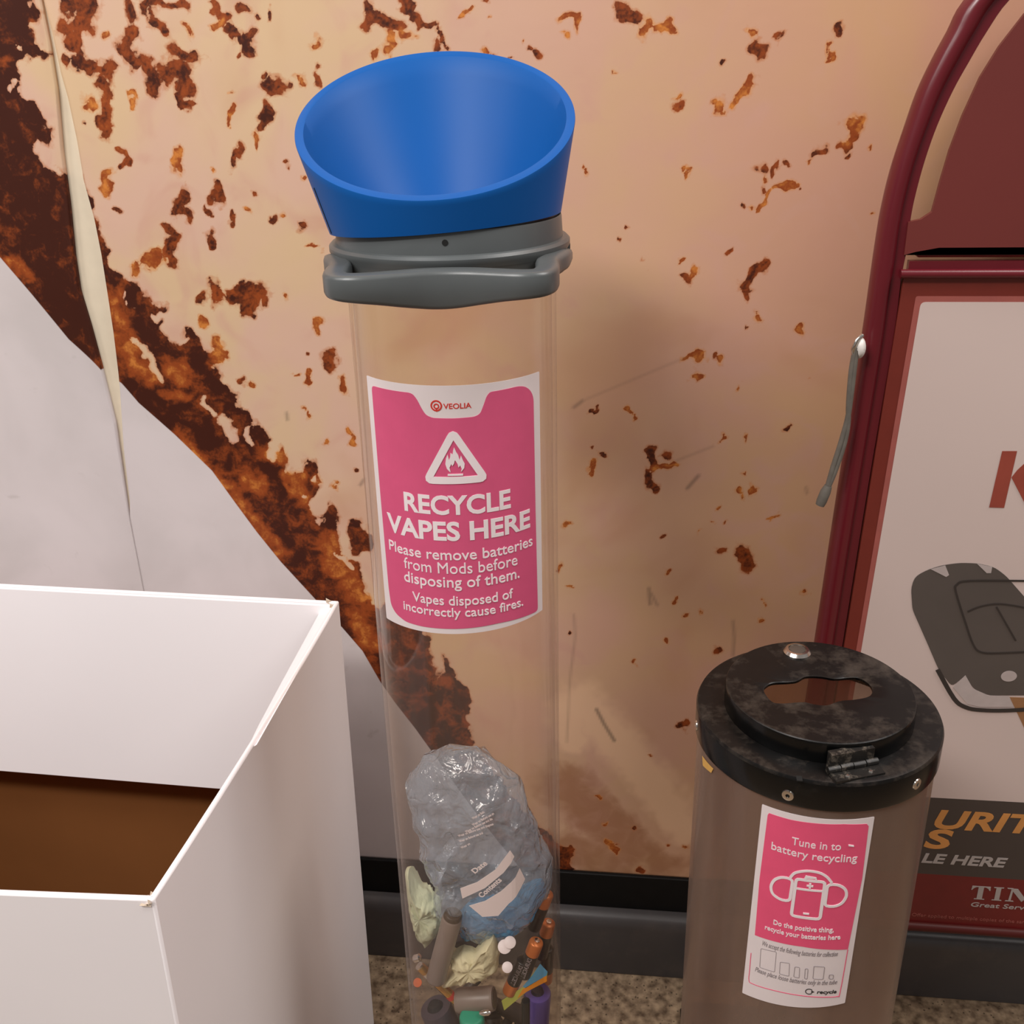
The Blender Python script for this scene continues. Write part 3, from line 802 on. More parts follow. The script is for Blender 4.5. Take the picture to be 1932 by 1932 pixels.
art('logo', merge(text(b, u0, u1, v0, h, .012), ribbon(circle(rx, rzz, .0037), .0011, True), ribbon(circle(rx, rzz-.0004, .0017, 16), .0009, True), fill([(rx-.0004, rzz-.0044), (rx+.0004, rzz-.0044), (rx+.0005, rzz-.0015), (rx-.0005, rzz-.0015)])), M['vred'], st, tm, .00065, .003)

# ------------------------------------------------------------------ small battery bin
BX, BY = .1640, -.3435
t = empty('battery_bin', (BX, BY, 0), 'short smoky plastic battery bin with round black metal lid', 'battery bin')
obj('bin_body', *lathe([(.100, .018), (.100, .704), (.0965, .704), (.0965, .018)], BX, BY, 128), M['smoke'], t, smooth=40)
obj('base', *lathe([(0, 0), (.103, 0), (.104, .002), (.104, .030), (.1005, .032), (.1005, .018), (0, .018)], BX, BY, 96, False), M['lidside'], t, smooth=40)
lid = obj('lid_ring', *lathe([(.1006, .679), (.1020, .679), (.1024, .6805), (.1024, .7035), (.1012, .7062), (.0985, .7070), (.079, .7070), (.076, .7070), (.076, .7045), (.1006, .7045)], BX, BY, 128), M['lid'], t, smooth=30)
# raised disc with a cut slot: outline ring and slot ring bridged on top
SLOT = [(-0.0472,-0.0071),(-0.0442,0.0005),(-0.0373,0.0060),(-0.0189,0.0099),(-0.0088,0.0183),(0.0040,0.0193),(0.0157,0.0169),(0.0341,0.0200),(0.0421,0.0131),(0.0443,0.0018),(0.0397,-0.0082),(0.0278,-0.0139),(0.0143,-0.0173),(0.0023,-0.0245),(-0.0083,-0.0238),(-0.0166,-0.0214),(-0.0344,-0.0252),(-0.0427,-0.0219)]
def disc():
    n = 120; sl = smooth_path([(x, y, 0) for x, y in SLOT], 7, True)
    cx = sum(p[0] for p in sl)/len(sl); cy = sum(p[1] for p in sl)/len(sl)
    an = [math.atan2(p[1]-cy, p[0]-cx) for p in sl]; n = len(sl)
    out = []
    for p, a in zip(sl, an):   # ray from the slot centre out to the rim
        d = Vector((p[0]-cx, p[1]-cy)).normalized(); bq = cx*d.x+cy*d.y; r = .0787; tt = -bq+math.sqrt(bq*bq-(cx*cx+cy*cy-r*r)); out.append(Vector((cx+d.x*tt, cy+d.y*tt)))
    R = []
    def ring(f, z, flat=None): R.append([(BX+q.x, BY+q.y, z) for q in f])
    S2 = [Vector(p[:2]) for p in sl]
    ring([q*1.0 for q in out], .7072); ring(out, .7235); ring([q*.993 for q in out], .7255); ring([q*.982 for q in out], .7262)
    ring([q*.5*.982+s*.5 for q, s in zip(out, S2)], .7262); ring([s+(q-s)*.03 for q, s in zip(out, S2)], .7262); ring(S2, .7256); ring(S2, .7235); ring([q*.975 for q in out], .7235); ring([q*.975 for q in out], .7072)
    V, F = rings(R, True, False); k = len(S2); m = len(R)
    for j in range(k): F.append(((m-1)*k+j, (m-1)*k+(j+1) % k, (j+1) % k, j))
    return V, F
dk = obj('lid_disc', *disc(), M['lid'], t, smooth=35)
for q in (lid, dk):
    q.data.materials.append(M['lidside'])
    for p in q.data.polygons:
        if p.normal.z < .35: p.material_index = 1
lx, ly = (-0.0109,0.0573)
obj('lock', *lathe([(0, .7262), (.0122, .7262), (.0122, .7274), (.0102, .7300), (.0080, .7303), (.0076, .7290), (0, .7288)], BX+lx, BY+ly, 40, False), M['chrome'], dk, smooth=30)
obj('lock_face', *lathe([(0, .7288), (.0074, .7288), (.0070, .7300), (.0035, .7304), (0, .7304)], BX+lx, BY+ly, 32, False), M['lockg'], dk, smooth=40)
# hinge: leaf on the ring, knuckles against the disc
hv = [Vector(p) for p in [(-0.0067,-0.0916),(0.0345,-0.0761),(0.0380,-0.0923),(-0.0057,-0.1057)]]; ex = (hv[1]-hv[0]).normalized(); ey = Vector((ex.y, -ex.x)); ey = ey if ey.dot(hv[2]-hv[1]) > 0 else -ey; hl = (hv[1]-hv[0]).length
def hbox(a, b, c, d, z0, z1):
    P = [hv[0]+ex*a+ey*c, hv[0]+ex*b+ey*c, hv[0]+ex*b+ey*d, hv[0]+ex*a+ey*d]
    V = [(BX+p.x, BY+p.y, z) for z in (z0, z1) for p in P]; return V, [(0, 3, 2, 1), (4, 5, 6, 7), (0, 1, 5, 4), (1, 2, 6, 5), (2, 3, 7, 6), (3, 0, 4, 7)]
kn = [hbox(.001, hl-.001, .002, .013, .7068, .7088), hbox(.004, hl-.003, -.008, -.001, .7068, .7225)]
for i in range(4):
    a = hv[0]+ex*(hl*i/4+.0004); b = hv[0]+ex*(hl*(i+1)/4-.0004); kn.append(tube([(BX+a.x, BY+a.y, .7102+.0003*(i % 2)), (BX+b.x, BY+b.y, .7102+.0003*(i % 2))], .0030, 12))
obj('hinge', *join(*kn), M['hinge'], lid, smooth=30)
sc = []
for a in (.3, .75): q = hv[0]+ex*hl*a+ey*.008; sc.append(lathe([(0, .7088), (.0022, .7088), (.0018, .7098), (0, .7100)], BX+q.x, BY+q.y, 14, False))
obj('hinge_screw', *sc[0], M['chrome'], lid, smooth=40); obj('hinge_screw', *sc[1], M['chrome'], lid, smooth=40)
hx, hy = (-0.0286,-0.0994)
obj('latch_hole', *box(BX+hx-.0022, BX+hx+.0022, BY+hy-.003, BY+hy+.003, .7066, .7074), M['hole'], lid)
bmap = cyl_map(BX, BY, .1024)
for ang, z in [(-0.1411,0.6879),(0.9168,0.6914),(-1.2856,0.6878)]:
    a0 = math.atan2(co.location.y-BY, co.location.x-BX)+ang; d = Vector((math.cos(a0), math.sin(a0), 0)); s_ = Vector((-d.y, d.x, 0)); p = Vector((BX, BY, z))
    R_ = [[p+d*(.1022+e)+s_*r*math.cos(q*2*PI/18)+Vector((0, 0, r*math.sin(q*2*PI/18))) for q in range(18)] for r, e in ((.0050, 0), (.0046, .0010), (.0030, .0014), (.0017, .0012), (.0016, .0002))]
    obj('rivet', *rings(R_, True, False), M['chrome'], lid, smooth=40)
    R_ = [[p+d*(.1022+e)+s_*r*math.cos(q*2*PI/12)+Vector((0, 0, r*math.sin(q*2*PI/12))) for q in range(12)] for r, e in ((.0017, .0003), (.0002, .0004))]
# sticker on the bin
sm = cyl_map(BX, BY, .1003)
tape = art('tape_scrap', fill([(-0.1089,0.6701),(-0.0877,0.6723),(-0.0904,0.6660),(-0.1064,0.6620)]), M['tape'], t, sm, .0008, .004)
st = art('sticker', fill(round_poly([(-.0365, .4590), (.0526, .4690), (.0546, .6708), (-.0342, .6693)], .0008, 2)), M['white'], t, sm, .0004, .003, .0004)
art('pink_print', fill([(-0.0287,0.6612),(-0.0277,0.6635),(-0.0104,0.6637),(0.0078,0.6649),(0.0304,0.6661),(0.0487,0.6649),(0.0505,0.6625),(0.0515,0.6088),(0.0479,0.5324),(0.0325,0.5337),(0.0100,0.5348),(-0.0094,0.5335),(-0.0299,0.5316),(-0.0304,0.5942)]), M['pink2'], st, sm, .00065, .003)
rows = [('Tune in to',-0.0077,0.0303,0.6400,0.6402,0.0075),
('battery recycling',-0.0231,0.0446,0.6291,0.6278,0.0079),
('Do the positive thing,',-0.0153,0.0334,0.5516,0.5535,0.0055),
('recycle your batteries here',-0.0218,0.0398,0.5432,0.5452,0.0052)]
bms = [text(b, u0, u1, v0, h*(1.0 if i == 0 else .95), .004 if i < 2 else .016, False, 0, v1) for i, (b, u0, u1, v0, v1, h) in enumerate(rows)]
bms += [ribbon(round_poly([(-0.0011,0.6063),(0.0214,0.6070),(0.0210,0.5671),(-0.0018,0.5666)], .003, 3), .0026, True), ribbon([(-0.0010,0.5963),(0.0214,0.5973)], .002), ribbon([(0.0057,0.6075),(0.0064,0.6100),(0.0139,0.6101),(0.0144,0.6075)], .0018), ribbon(round_poly([(-0.0036,0.6049),(-0.0122,0.6045),(-0.0181,0.5995),(-0.0207,0.5913),(-0.0188,0.5833),(-0.0112,0.5801),(-0.0043,0.5815)], .004, 3), .0024, True), ribbon(round_poly([(0.0235,0.6047),(0.0325,0.6046),(0.0389,0.5993),(0.0403,0.5916),(0.0371,0.5843),(0.0316,0.5813),(0.0234,0.5815)], .004, 3), .0024, True), ribbon(smooth_path([(a, b, 0) for a, b in [(-0.0058,0.6061),(-0.0023,0.6122),(0.0066,0.6164),(0.0159,0.6161),(0.0223,0.6124),(0.0267,0.6065)]], 4), .0022), ribbon([(0.0075,0.6012),(0.0126,0.6014)], .0017), ribbon([(0.0100,0.6042),(0.0101,0.5987)], .0017), ribbon([(0.0073,0.5714),(0.0120,0.5716)], .0016), fill([(0.0358,0.6459),(0.0402,0.6448),(0.0404,0.6434),(0.0360,0.6444)])]
art('lettering', merge(*bms), M['letter'], st, sm, .0009, .003)
rows = [('We accept the following batteries for collection',-0.0234,0.0393,0.5239,0.5259,0.0036),
('Please place loose batteries only in the tube',-0.0268,0.0422,0.4916,0.4935,0.0035),
('recycle',0.0264,0.0430,0.4828,0.4826,0.0056)]
lx, lz = (0.0198,0.4846)
arc = [(lx+.0030*math.cos(a), lz+.0029*math.sin(a)) for a in np.linspace(.7, 5.6, 22)]
art('recycle_logo', merge(text(rows[2][0], *rows[2][1:4], rows[2][5]*.5, .02, True, .15, rows[2][4]), ribbon(arc, .0007), fill([(lx+.0018, lz+.0014), (lx+.0044, lz), (lx+.0018, lz-.0015)])), M['lblack'], st, sm, .00065, .003)
bms = [text(b, u0, u1, v0, h, 0, True, .15, v1) for b, u0, u1, v0, v1, h in rows[:2]]
for p in ([(-0.0236,0.5199),(-0.0105,0.5222),(-0.0102,0.4991),(-0.0230,0.4982)], [(-0.0065,0.5123),(0.0011,0.5136),(0.0018,0.4987),(-0.0061,0.4987)], [(0.0057,0.5108),(0.0096,0.5111),(0.0102,0.4989),(0.0057,0.4992)], [(0.0142,0.5107),(0.0165,0.5108),(0.0168,0.4988),(0.0146,0.4991)], [(0.0210,0.5144),(0.0299,0.5142),(0.0300,0.4998),(0.0214,0.5000)], [(0.0348,0.5052),(0.0384,0.5047),(0.0384,0.4997),(0.0348,0.5003)]): bms.append(ribbon(round_poly(p, .001, 2), .0003, True))
art('small_print', merge(*bms), M['lgrey'], st, sm, .00065, .003)
art('red_outline', ribbon(smooth_path([(a, b, 0) for a, b in [(-0.0317,0.5097),(-0.0316,0.4889),(-0.0313,0.4778),(-0.0278,0.4757),(-0.0070,0.4780),(0.0148,0.4789),(0.0349,0.4786),(0.0443,0.4786),(0.0465,0.4831),(0.0479,0.5321)]], 4), .0006), M['pink2'], st, sm, .00068, .003)

# ------------------------------------------------------------------ white cardboard box
t = empty('cardboard_box', (-.65, -.348, 0), 'open white cardboard box with brown inside, left of the clear tube', 'box')
ZB = .67; A, B_, Lf, Lb = Vector((-0.3249, -0.1182, 0)), Vector((-0.3377, -0.5743, 0)), Vector((-0.9795, -0.5938, 0)), Vector((-0.9650, -0.0977, 0))
up = Vector((0, 0, ZB)); sh = Vector((-.012, 0, 0))
def slab(p, q, pb, qb, z0, z1, th, inward, bow=0):
    V = []; n = 9
    for i in range(n):
        u = i/(n-1); a = p.lerp(q, u); b = pb.lerp(qb, u); k = inward*th; off = -inward*bow*4*u*(1-u)
        V += [(a+off)+Vector((0, 0, z1)), (a+off+k)+Vector((0, 0, z1)), (b+k)+Vector((0, 0, z0)), b+Vector((0, 0, z0))]
    return rings([V[i*4:i*4+4] for i in range(n)])
nx, ny = Vector((1, 0, 0)), Vector((0, 1, 0))
obj('back_wall', *slab(Lb, A, Lb, A+sh, .002, ZB, .005, -ny), M['card'], t, bevel=.002)
obj('side_wall', *slab(B_, A, B_+sh, A+sh, .002, ZB, .005, -nx, .003), M['card'], t, bevel=.0022)
obj('front_wall', *slab(Lf, B_, Lf, B_+sh, .002, ZB, .005, ny, .002), M['card'], t, bevel=.0022)
obj('side_wall', *slab(Lf, Lb, Lf, Lb, .002, ZB, .005, nx), M['card'], t, bevel=.002)
ins = .0056
a, b, c, d = A+Vector((-ins, -ins, 0)), B_+Vector((-ins, ins, 0)), Lf+Vector((ins, ins, 0)), Lb+Vector((ins, -ins, 0))
V = []; F = []
for z, e in ((.006, .012), (ZB-.03, 0)):
    V += [v+Vector((-e if i < 2 else 0, 0, z)) for i, v in enumerate((a, b, c, d))]
k = .0012
for z, e in ((.006+k, .012), (ZB-.03, 0)):
    V += [v+Vector((-e if i < 2 else 0, 0, z))+Vector(w_)*k for i, (v, w_) in enumerate(zip((a, b, c, d), ((-1, -1, 0), (-1, 1, 0), (1, 1, 0), (1, -1, 0))))]
F = [(i, (i+1) % 4, 4+(i+1) % 4, 4+i) for i in range(4)]+[(8+i, 12+i, 12+(i+1) % 4, 8+(i+1) % 4) for i in range(4)]+[(4+i, 4+(i+1) % 4, 12+(i+1) % 4, 12+i) for i in range(4)]+[(0, 1, 2, 3), (8, 9, 10, 11)]
obj('inner_lining', V, F, M['brown'], t)
obj('back_flap', *slab(Lb-ny*.0075+nx*.008, A-ny*.0075-nx*.008, Lb-ny*.0475+nx*.008, A-ny*.0475-nx*.03, .4325, ZB-.0005, .004, -ny), M['card'], t, bevel=.001)
# narrow folded strip lying inside the right wall
V, F = rings([[Vector(p)+Vector((0, 0, z)) for p, z in zip(((-0.3267, y, 0), (x2, y, 0), (x2-.002, y, 0), (-0.3310, y, 0)), (ZB-.001, .6603, .6583, ZB-.004))] for y, x2 in ((-0.1286, -0.3445), (-0.1932, -0.3431), (-0.2704, -0.3416), (-0.3428, -0.3397), (-0.3862, -0.3373))])
obj('side_flap', V, F, M['card'], t, bevel=.0008)
# torn corners
rnd = random.Random(2)
def shred(p, n=5, s=.010):
    out = []
    for i in range(n):
        q = Vector(p)+Vector((rnd.uniform(-1, 1), rnd.uniform(-1, 1), rnd.uniform(-.6, .5)))*s*.55
        pts = [q+Vector((rnd.uniform(-1, 1), rnd.uniform(-1, 1), rnd.uniform(-.8, .8)))*s*.55 for _ in range(4)]
        out.append((pts, [(0, 1, 2), (0, 2, 3), (0, 3, 1), (1, 3, 2)]))
    return join(*out)
obj('torn_corner', *shred((A.x-.009, A.y-.008, ZB-.003), 6, .012), M['torn'], t); obj('torn_corner', *shred((B_.x-.004, B_.y+.006, ZB-.003), 5, .009), M['torn'], t)

# ------------------------------------------------------------------ maroon sign stand on the right
XC = .56; PY = -.07
t = empty('sign_stand', (XC, PY, 0), 'maroon metal sign stand with arched tube frame and key cutting poster', 'sign')
TO = [(0.2799,1.2634),(0.2695,1.2393),(0.2595,1.2164),(0.2497,1.1893),(0.2422,1.1569),(0.2344,1.1198),(0.2300,1.0833),(0.2284,1.0507),(0.2273,1.0120),(0.2265,0.9780),(0.2247,0.9287),(0.2185,0.7827),(0.2125,0.6144)]
TI = [(0.3172,1.2623),(0.3017,1.2368),(0.2908,1.2139),(0.2805,1.1905),(0.2707,1.1610),(0.2639,1.1312),(0.2596,1.1024),(0.2577,1.0792),(0.2579,1.0506),(0.2562,1.0254),(0.2564,0.9828),(0.2547,0.9290),(0.2497,0.8079),(0.2433,0.6158)]
def ext(P): (x0, z0), (x1, z1) = P[-2], P[-1]; k = (x1-x0)/(z1-z0); return [(x1+k*(.30-z1), .30), (x1+k*(.0-z1), .016)]
TO = [(XC, 1.408), (.49, 1.402), (.42, 1.381), (.36, 1.345), (.315, 1.303)]+TO+ext(TO); TI = [(XC, 1.375), (.495, 1.369), (.435, 1.349), (.382, 1.318), (.345, 1.285)]+TI+ext(TI)
TO3 = smooth_path([(x, 0, z) for x, z in TO], 4); TI3 = smooth_path([(x, 0, z) for x, z in TI], 4)
sec = []
for j in range(15): a = PI/2+PI*2*j/14*.86+.43; sec.append((.34+.34*math.cos(a+PI/2-.0), -.0165*math.sin(a+PI/2)))
ring_pts = [(.64, .005), (.60, .012), (.50, .0150), (.34, .0165), (.18, .0150), (.06, .010), (0, 0), (.06, -.010), (.18, -.0150), (.34, -.0165), (.50, -.0150), (.58, -.0125), (.63, -.0085), (.66, -.0070), (.97, -.0070), (1.0, -.005), (1.0, .003), (.97, .005)]
R_ = []
for o_, i_ in zip(TO3, TI3): R_.append([(o_[0]+(i_[0]-o_[0])*n_, PY+.0055+d_, o_[2]+(i_[2]-o_[2])*n_) for n_, d_ in ring_pts])
Rm = [[(2*XC-x, y, z) for x, y, z in r] for r in R_]
obj('frame', *rings(R_[::-1]+Rm[1:]), M['red'], t, smooth=50)
pm = plane_map(PY)
ib = [(0.3172,1.2623),(0.3017,1.2368),(0.2908,1.2139),(0.2805,1.1905),(0.2707,1.1610),(0.2639,1.1312),(0.2596,1.1024),(0.2577,1.0792),(0.2579,1.0506),(0.2562,1.0254),(0.2564,0.9828),(0.2547,0.9290),(0.2497,0.8079),(0.2433,0.6158)]
xi = lambda z: float(np.interp(z, [p[1] for p in ib[::-1]], [p[0] for p in ib[::-1]])) if z > ib[-1][1] else ib[-1][0]+(ib[-2][0]-ib[-1][0])/(ib[-2][1]-ib[-1][1])*(z-ib[-1][1])
ZB0, ZR, ZBB, ZW, ZP = (0.4064,0.2895,0.1991,0.9997,1.0053)
zt = 1.0235
panel = [(xi(zt)+.001, zt), (2*XC-xi(zt)-.001, zt), (2*XC-xi(ZBB)-.001, ZBB), (xi(ZBB)+.001, ZBB)]
pn = art('poster_panel', fill(panel), M['redbord'], t, pm, .004, None, .008)
# top rail with its two ridges
obj('rail', *join(tube([(xi(1.03)-.004, PY-.0075, 1.0275), (2*XC-xi(1.03)+.004, PY-.0075, 1.0275)], .0055, 12, True, (.8, .9)), box(xi(1.035)+.004, 2*XC-xi(1.035)-.004, PY-.002, PY+.006, 1.026, 1.0385)), M['red'], t, smooth=40)
# header panel
HEAD = [(0.3309,1.2515),(0.3137,1.2258),(0.3013,1.2010),(0.2909,1.1693),(0.2836,1.1392),(0.2790,1.1107),(0.2769,1.0950),(0.2754,1.0844),(0.2662,1.0777),(0.2548,1.0753),(0.2548,1.0446),(0.2647,1.0475),(0.2862,1.0514),(0.3648,1.0491)]
arch = [(.42, 1.312), (.49, 1.336), (XC, 1.343)]
left = arch[::-1]+HEAD[:-1]; zb = HEAD[-1][1]
hp = left+[(XC, zb)]; hp2 = hp[:-1]+[(2*XC-x, z) for x, z in left[::-1][:-1]]
art('header_panel', fill(hp2), M['redflat'], t, pm, .004, None, .006)
obj('header_lip', *box(HEAD[-3][0]+.003, 2*XC-HEAD[-3][0]-.003, PY-.001, PY+.014, zb-.0075, zb+.0005), M['pred'], t, bevel=.002)
# printed areas
(w0, w1), (p0, p1) = (0.2759,0.9996), (0.2601,1.0053)
sl = ((0.2626,0.6041)[0]-w0)/((0.2626,0.6041)[1]-w1)
xl = lambda z, off=0: w0+sl*(z-w1)+off
art('red_line', fill(round_poly([(xl(ZP, -.0055), ZP), (2*XC-xl(ZP, -.0055), ZP), (2*XC-xl(ZB0, -.0055), ZB0), (xl(ZB0, -.0055), ZB0)], .002, 2)), M['redline'], pn, pm, .0044)
art('white_print', fill(round_poly([(xl(ZW), ZW), (2*XC-xl(ZW), ZW), (2*XC-xl(ZB0), ZB0), (xl(ZB0), ZB0)], .005, 4)), M['poster'], pn, pm, .0047)
art('dark_band', fill([(xi(ZB0)+.002, ZB0), (2*XC-xi(ZB0)-.002, ZB0), (2*XC-xi(ZR)-.002, ZR), (xi(ZR)+.002, ZR)]), M['pgrey'], pn, pm, .0048)
art('red_band', fill([(xi(ZR)+.002, ZR), (2*XC-xi(ZR)-.002, ZR), (2*XC-xi(ZBB)-.002, ZBB+.012), (xi(ZBB)+.002, ZBB+.012)]), M['pred'], pn, pm, .0048)
obj('bottom_lip', *tube([(xi(ZBB)+.001, PY-.006, ZBB+.006), (2*XC-xi(ZBB)-.001, PY-.006, ZBB+.006)], .0062, 14), M['lip'], t, smooth=60)
art('lettering', merge(fill([(0.3758,0.8472),(0.3902,0.8475),(0.3877,0.7844),(0.3728,0.7845)]), fill([(0.3895,0.8185),(0.3941,0.8271),(0.4112,0.8485),(0.4269,0.8488),(0.4059,0.8188),(0.4278,0.7850),(0.4107,0.7846)])), M['kred'], pn, pm, .0052)
S_ = [('URIT',0.3714,0.4864,0.3618,0.0284,0.30),('S',0.3656,0.3949,0.3312,0.0295,0.20),('LE HERE',0.3669,0.4635,0.3076,0.0150,0.25),('TIM',0.4316,0.5129,0.2545,0.0211,0.00),('Great Servi',0.4342,0.5006,0.2424,0.0069,0.20)]
art('orange_lettering', merge(*[text(b, u0, u1, v0, h, .03, False, s) for b, u0, u1, v0, h, s in S_[:2]]), M['orange'], pn, pm, .0052)
for i in (2, 4): b, u0, u1, v0, h, s = S_[i]; art('silver_lettering', text(b, u0, u1, v0, h, .03 if i == 2 else .01, False, s), M['sgrey'], pn, pm, .0052)
b, u0, u1, v0, h, s = S_[3]
def serif(polys, x, w_): return [fill([(x+w_*a, v0+h*c) for a, c in p]) for p in polys]
T_ = [[(.36, .055), (.64, .055), (.64, .93), (.36, .93)], [(.22, 0), (.78, 0), (.76, .055), (.24, .055)], [(.02, .93), (.98, .93), (.98, 1), (.02, 1)], [(0, .70), (.05, .70), (.13, .84), (.26, .93), (.02, .93)], [(.98, .93), (.74, .93), (.87, .84), (.95, .70), (1, .70)]]
I_ = [[(.26, .05), (.74, .05), (.74, .95), (.26, .95)], [(0, 0), (1, 0), (.94, .06), (.06, .06)], [(.06, .94), (.94, .94), (1, 1), (0, 1)]]
M_ = [[(.10, .05), (.17, .05), (.19, .95), (.13, .95)], [(.10, .97), (.32, .97), (.60, .26), (.50, .02)], [(.50, .02), (.55, .22), (.78, .97), (.90, .97)], [(.72, .05), (.93, .05), (.91, .95), (.73, .95)], [(0, 0), (.27, 0), (.25, .06), (.02, .06)], [(.64, 0), (1, 0), (.98, .06), (.66, .06)], [(.02, .94), (.20, .94), (.18, 1), (0, 1)], [(.84, .94), (.98, .94), (1, 1), (.86, 1)]]
for P, a, c in ((T_, 0, .28), (I_, .32, .47), (M_, .515, 1.0)): art('silver_lettering', merge(*serif(P, u0+(u1-u0)*a, (u1-u0)*(c-a))), M['sgrey'], pn, pm, .0052)
b, u0, u1, v0, h, s = ('Offer applied to multiple copies of the same',0.3666,0.5090,0.2202,0.0033,0.00)
art('small_print', text(b, u0, u1, v0, h, 0, True, 0), M['redline'], pn, pm, .0052)
fo = round_poly([(0.3065,0.6864),(0.3087,0.7007),(0.3201,0.7093),(0.3352,0.7156),(0.3527,0.7190),(0.3705,0.7191),(0.3889,0.7151),(0.4024,0.7052),(0.4288,0.6769),(0.4543,0.6444),(0.4888,0.5870),(0.4884,0.5667),(0.4601,0.5525),(0.4523,0.5559),(0.4080,0.5535),(0.3900,0.5616),(0.3791,0.5790),(0.3668,0.5630),(0.3491,0.5851),(0.3320,0.6195),(0.3112,0.6603)], .006, 3)
art('key_picture', fill(fo), M['fob'], pn, pm, .0052)
art('key_blade', fill([(0.4311,0.5522),(0.4622,0.5526),(0.5365,0.4203),(0.5204,0.3908)]), M['blade'], pn, pm, .0050)
hx, hz = (0.4256,0.5800)
for q in ([(0.3239,0.7106),(0.3382,0.7157),(0.3438,0.7043),(0.3411,0.7018)], [(0.3706,0.7187),(0.3865,0.7155),(0.3865,0.7081),(0.3821,0.7079)], [(0.3679,0.5625),(0.3791,0.5790),(0.3900,0.5616),(0.4080,0.5535),(0.4299,0.5534),(0.4373,0.5396),(0.4020,0.5376),(0.3868,0.5407)], circle(hx, hz, .0085, 24, .007)): art('key_highlight', fill(q), M['fobl'], pn, pm, .0056)
sp = lambda P: smooth_path([(a, b, 0) for a, b in P], 4)
art('key_outline', merge(ribbon(sp([(0.3480,0.5851),(0.3711,0.5477),(0.3853,0.5367),(0.4026,0.5337),(0.4318,0.5348),(0.4726,0.5402)]), .005), ribbon(sp([(0.4269,0.7002),(0.3657,0.6980),(0.3534,0.6929),(0.3538,0.6835),(0.3694,0.6457),(0.3814,0.6192),(0.3911,0.6098),(0.4116,0.6095),(0.4694,0.6158)]), .0022), ribbon(sp([(0.3693,0.6602),(0.3823,0.6674),(0.4018,0.6711),(0.4305,0.6670),(0.4514,0.6611)]), .0018), ribbon([(0.3984,0.6673),(0.4252,0.6261)], .002)), M['fobd'], pn, pm, .0058)
# rubber feet
for s in (0, 1):
    fx = TO[-1][0]-.030; x0, x1 = fx-.075, fx+.09
    if s: x0, x1 = 2*XC-x1, 2*XC-x0
    V, F = tube([(x0, PY, .012), (x0+.006, PY, .012), (x0+.02, PY, .012), (x1-.02, PY, .012), (x1, PY, .012)], [.004, .0085, .012, .012, .008], 16, True, (1, 1.5))
    obj('foot', V, F, M['black'], t, smooth=50)

# strap hanging on the frame
SA = [(0.2149,-0.0940,0.9594),(0.2134,-0.0940,0.9354),(0.2143,-0.0940,0.9026),(0.2161,-0.0940,0.8802),(0.2143,-0.0940,0.8575),(0.2083,-0.0940,0.8284),(0.2023,-0.0940,0.8075)]
SB = [(0.2162,-0.0940,0.9568),(0.2160,-0.0940,0.9354),(0.2158,-0.0940,0.9081),(0.2150,-0.0940,0.8859),(0.2106,-0.0940,0.8574),(0.2061,-0.0940,0.8342),(0.2028,-0.0940,0.8135),(0.2004,-0.0940,0.8045)]
t = empty('hanging_strap', SA[0], 'grey folded strap hanging from white button on the maroon frame', 'strap')
obj('strap', *tube(smooth_path(SA, 4), .0026, 10, True, (1.0, 1.4)), M['strap'], t, smooth=60)
obj('strap', *tube(smooth_path(SB, 4), .0027, 10, True, (1.0, 1.4)), M['strap'], t, smooth=60)
e = Vector((0.1993,-0.0940,0.7997))
obj('clasp', *tube([e+Vector((.0040, 0, .013)), e+Vector((.0018, 0, .006)), e+Vector((-.001, 0, -.004)), e+Vector((-.0024, 0, -.009))], [.0040, .0056, .0056, .0048], 10), M['strap'], t, smooth=40)
kx, ky, kz = (0.2195,-0.0920,0.9579)
obj('button', *tube([(kx+.0010, ky+.007, kz), (kx+.0005, ky+.003, kz), (kx, ky-.002, kz), (kx, ky-.006, kz)], [.0050, .0072, .0068, .003], 20, True, (1.45, .8)), M['knob'], t, smooth=50)
obj('clip', *tube([(kx-.005, ky-.001, kz-.009), (kx-.007, ky-.004, kz), (kx-.0045, ky-.004, kz+.009), (kx+.001, ky, kz+.013)], .0022, 10), M['chrome'], t, smooth=60)

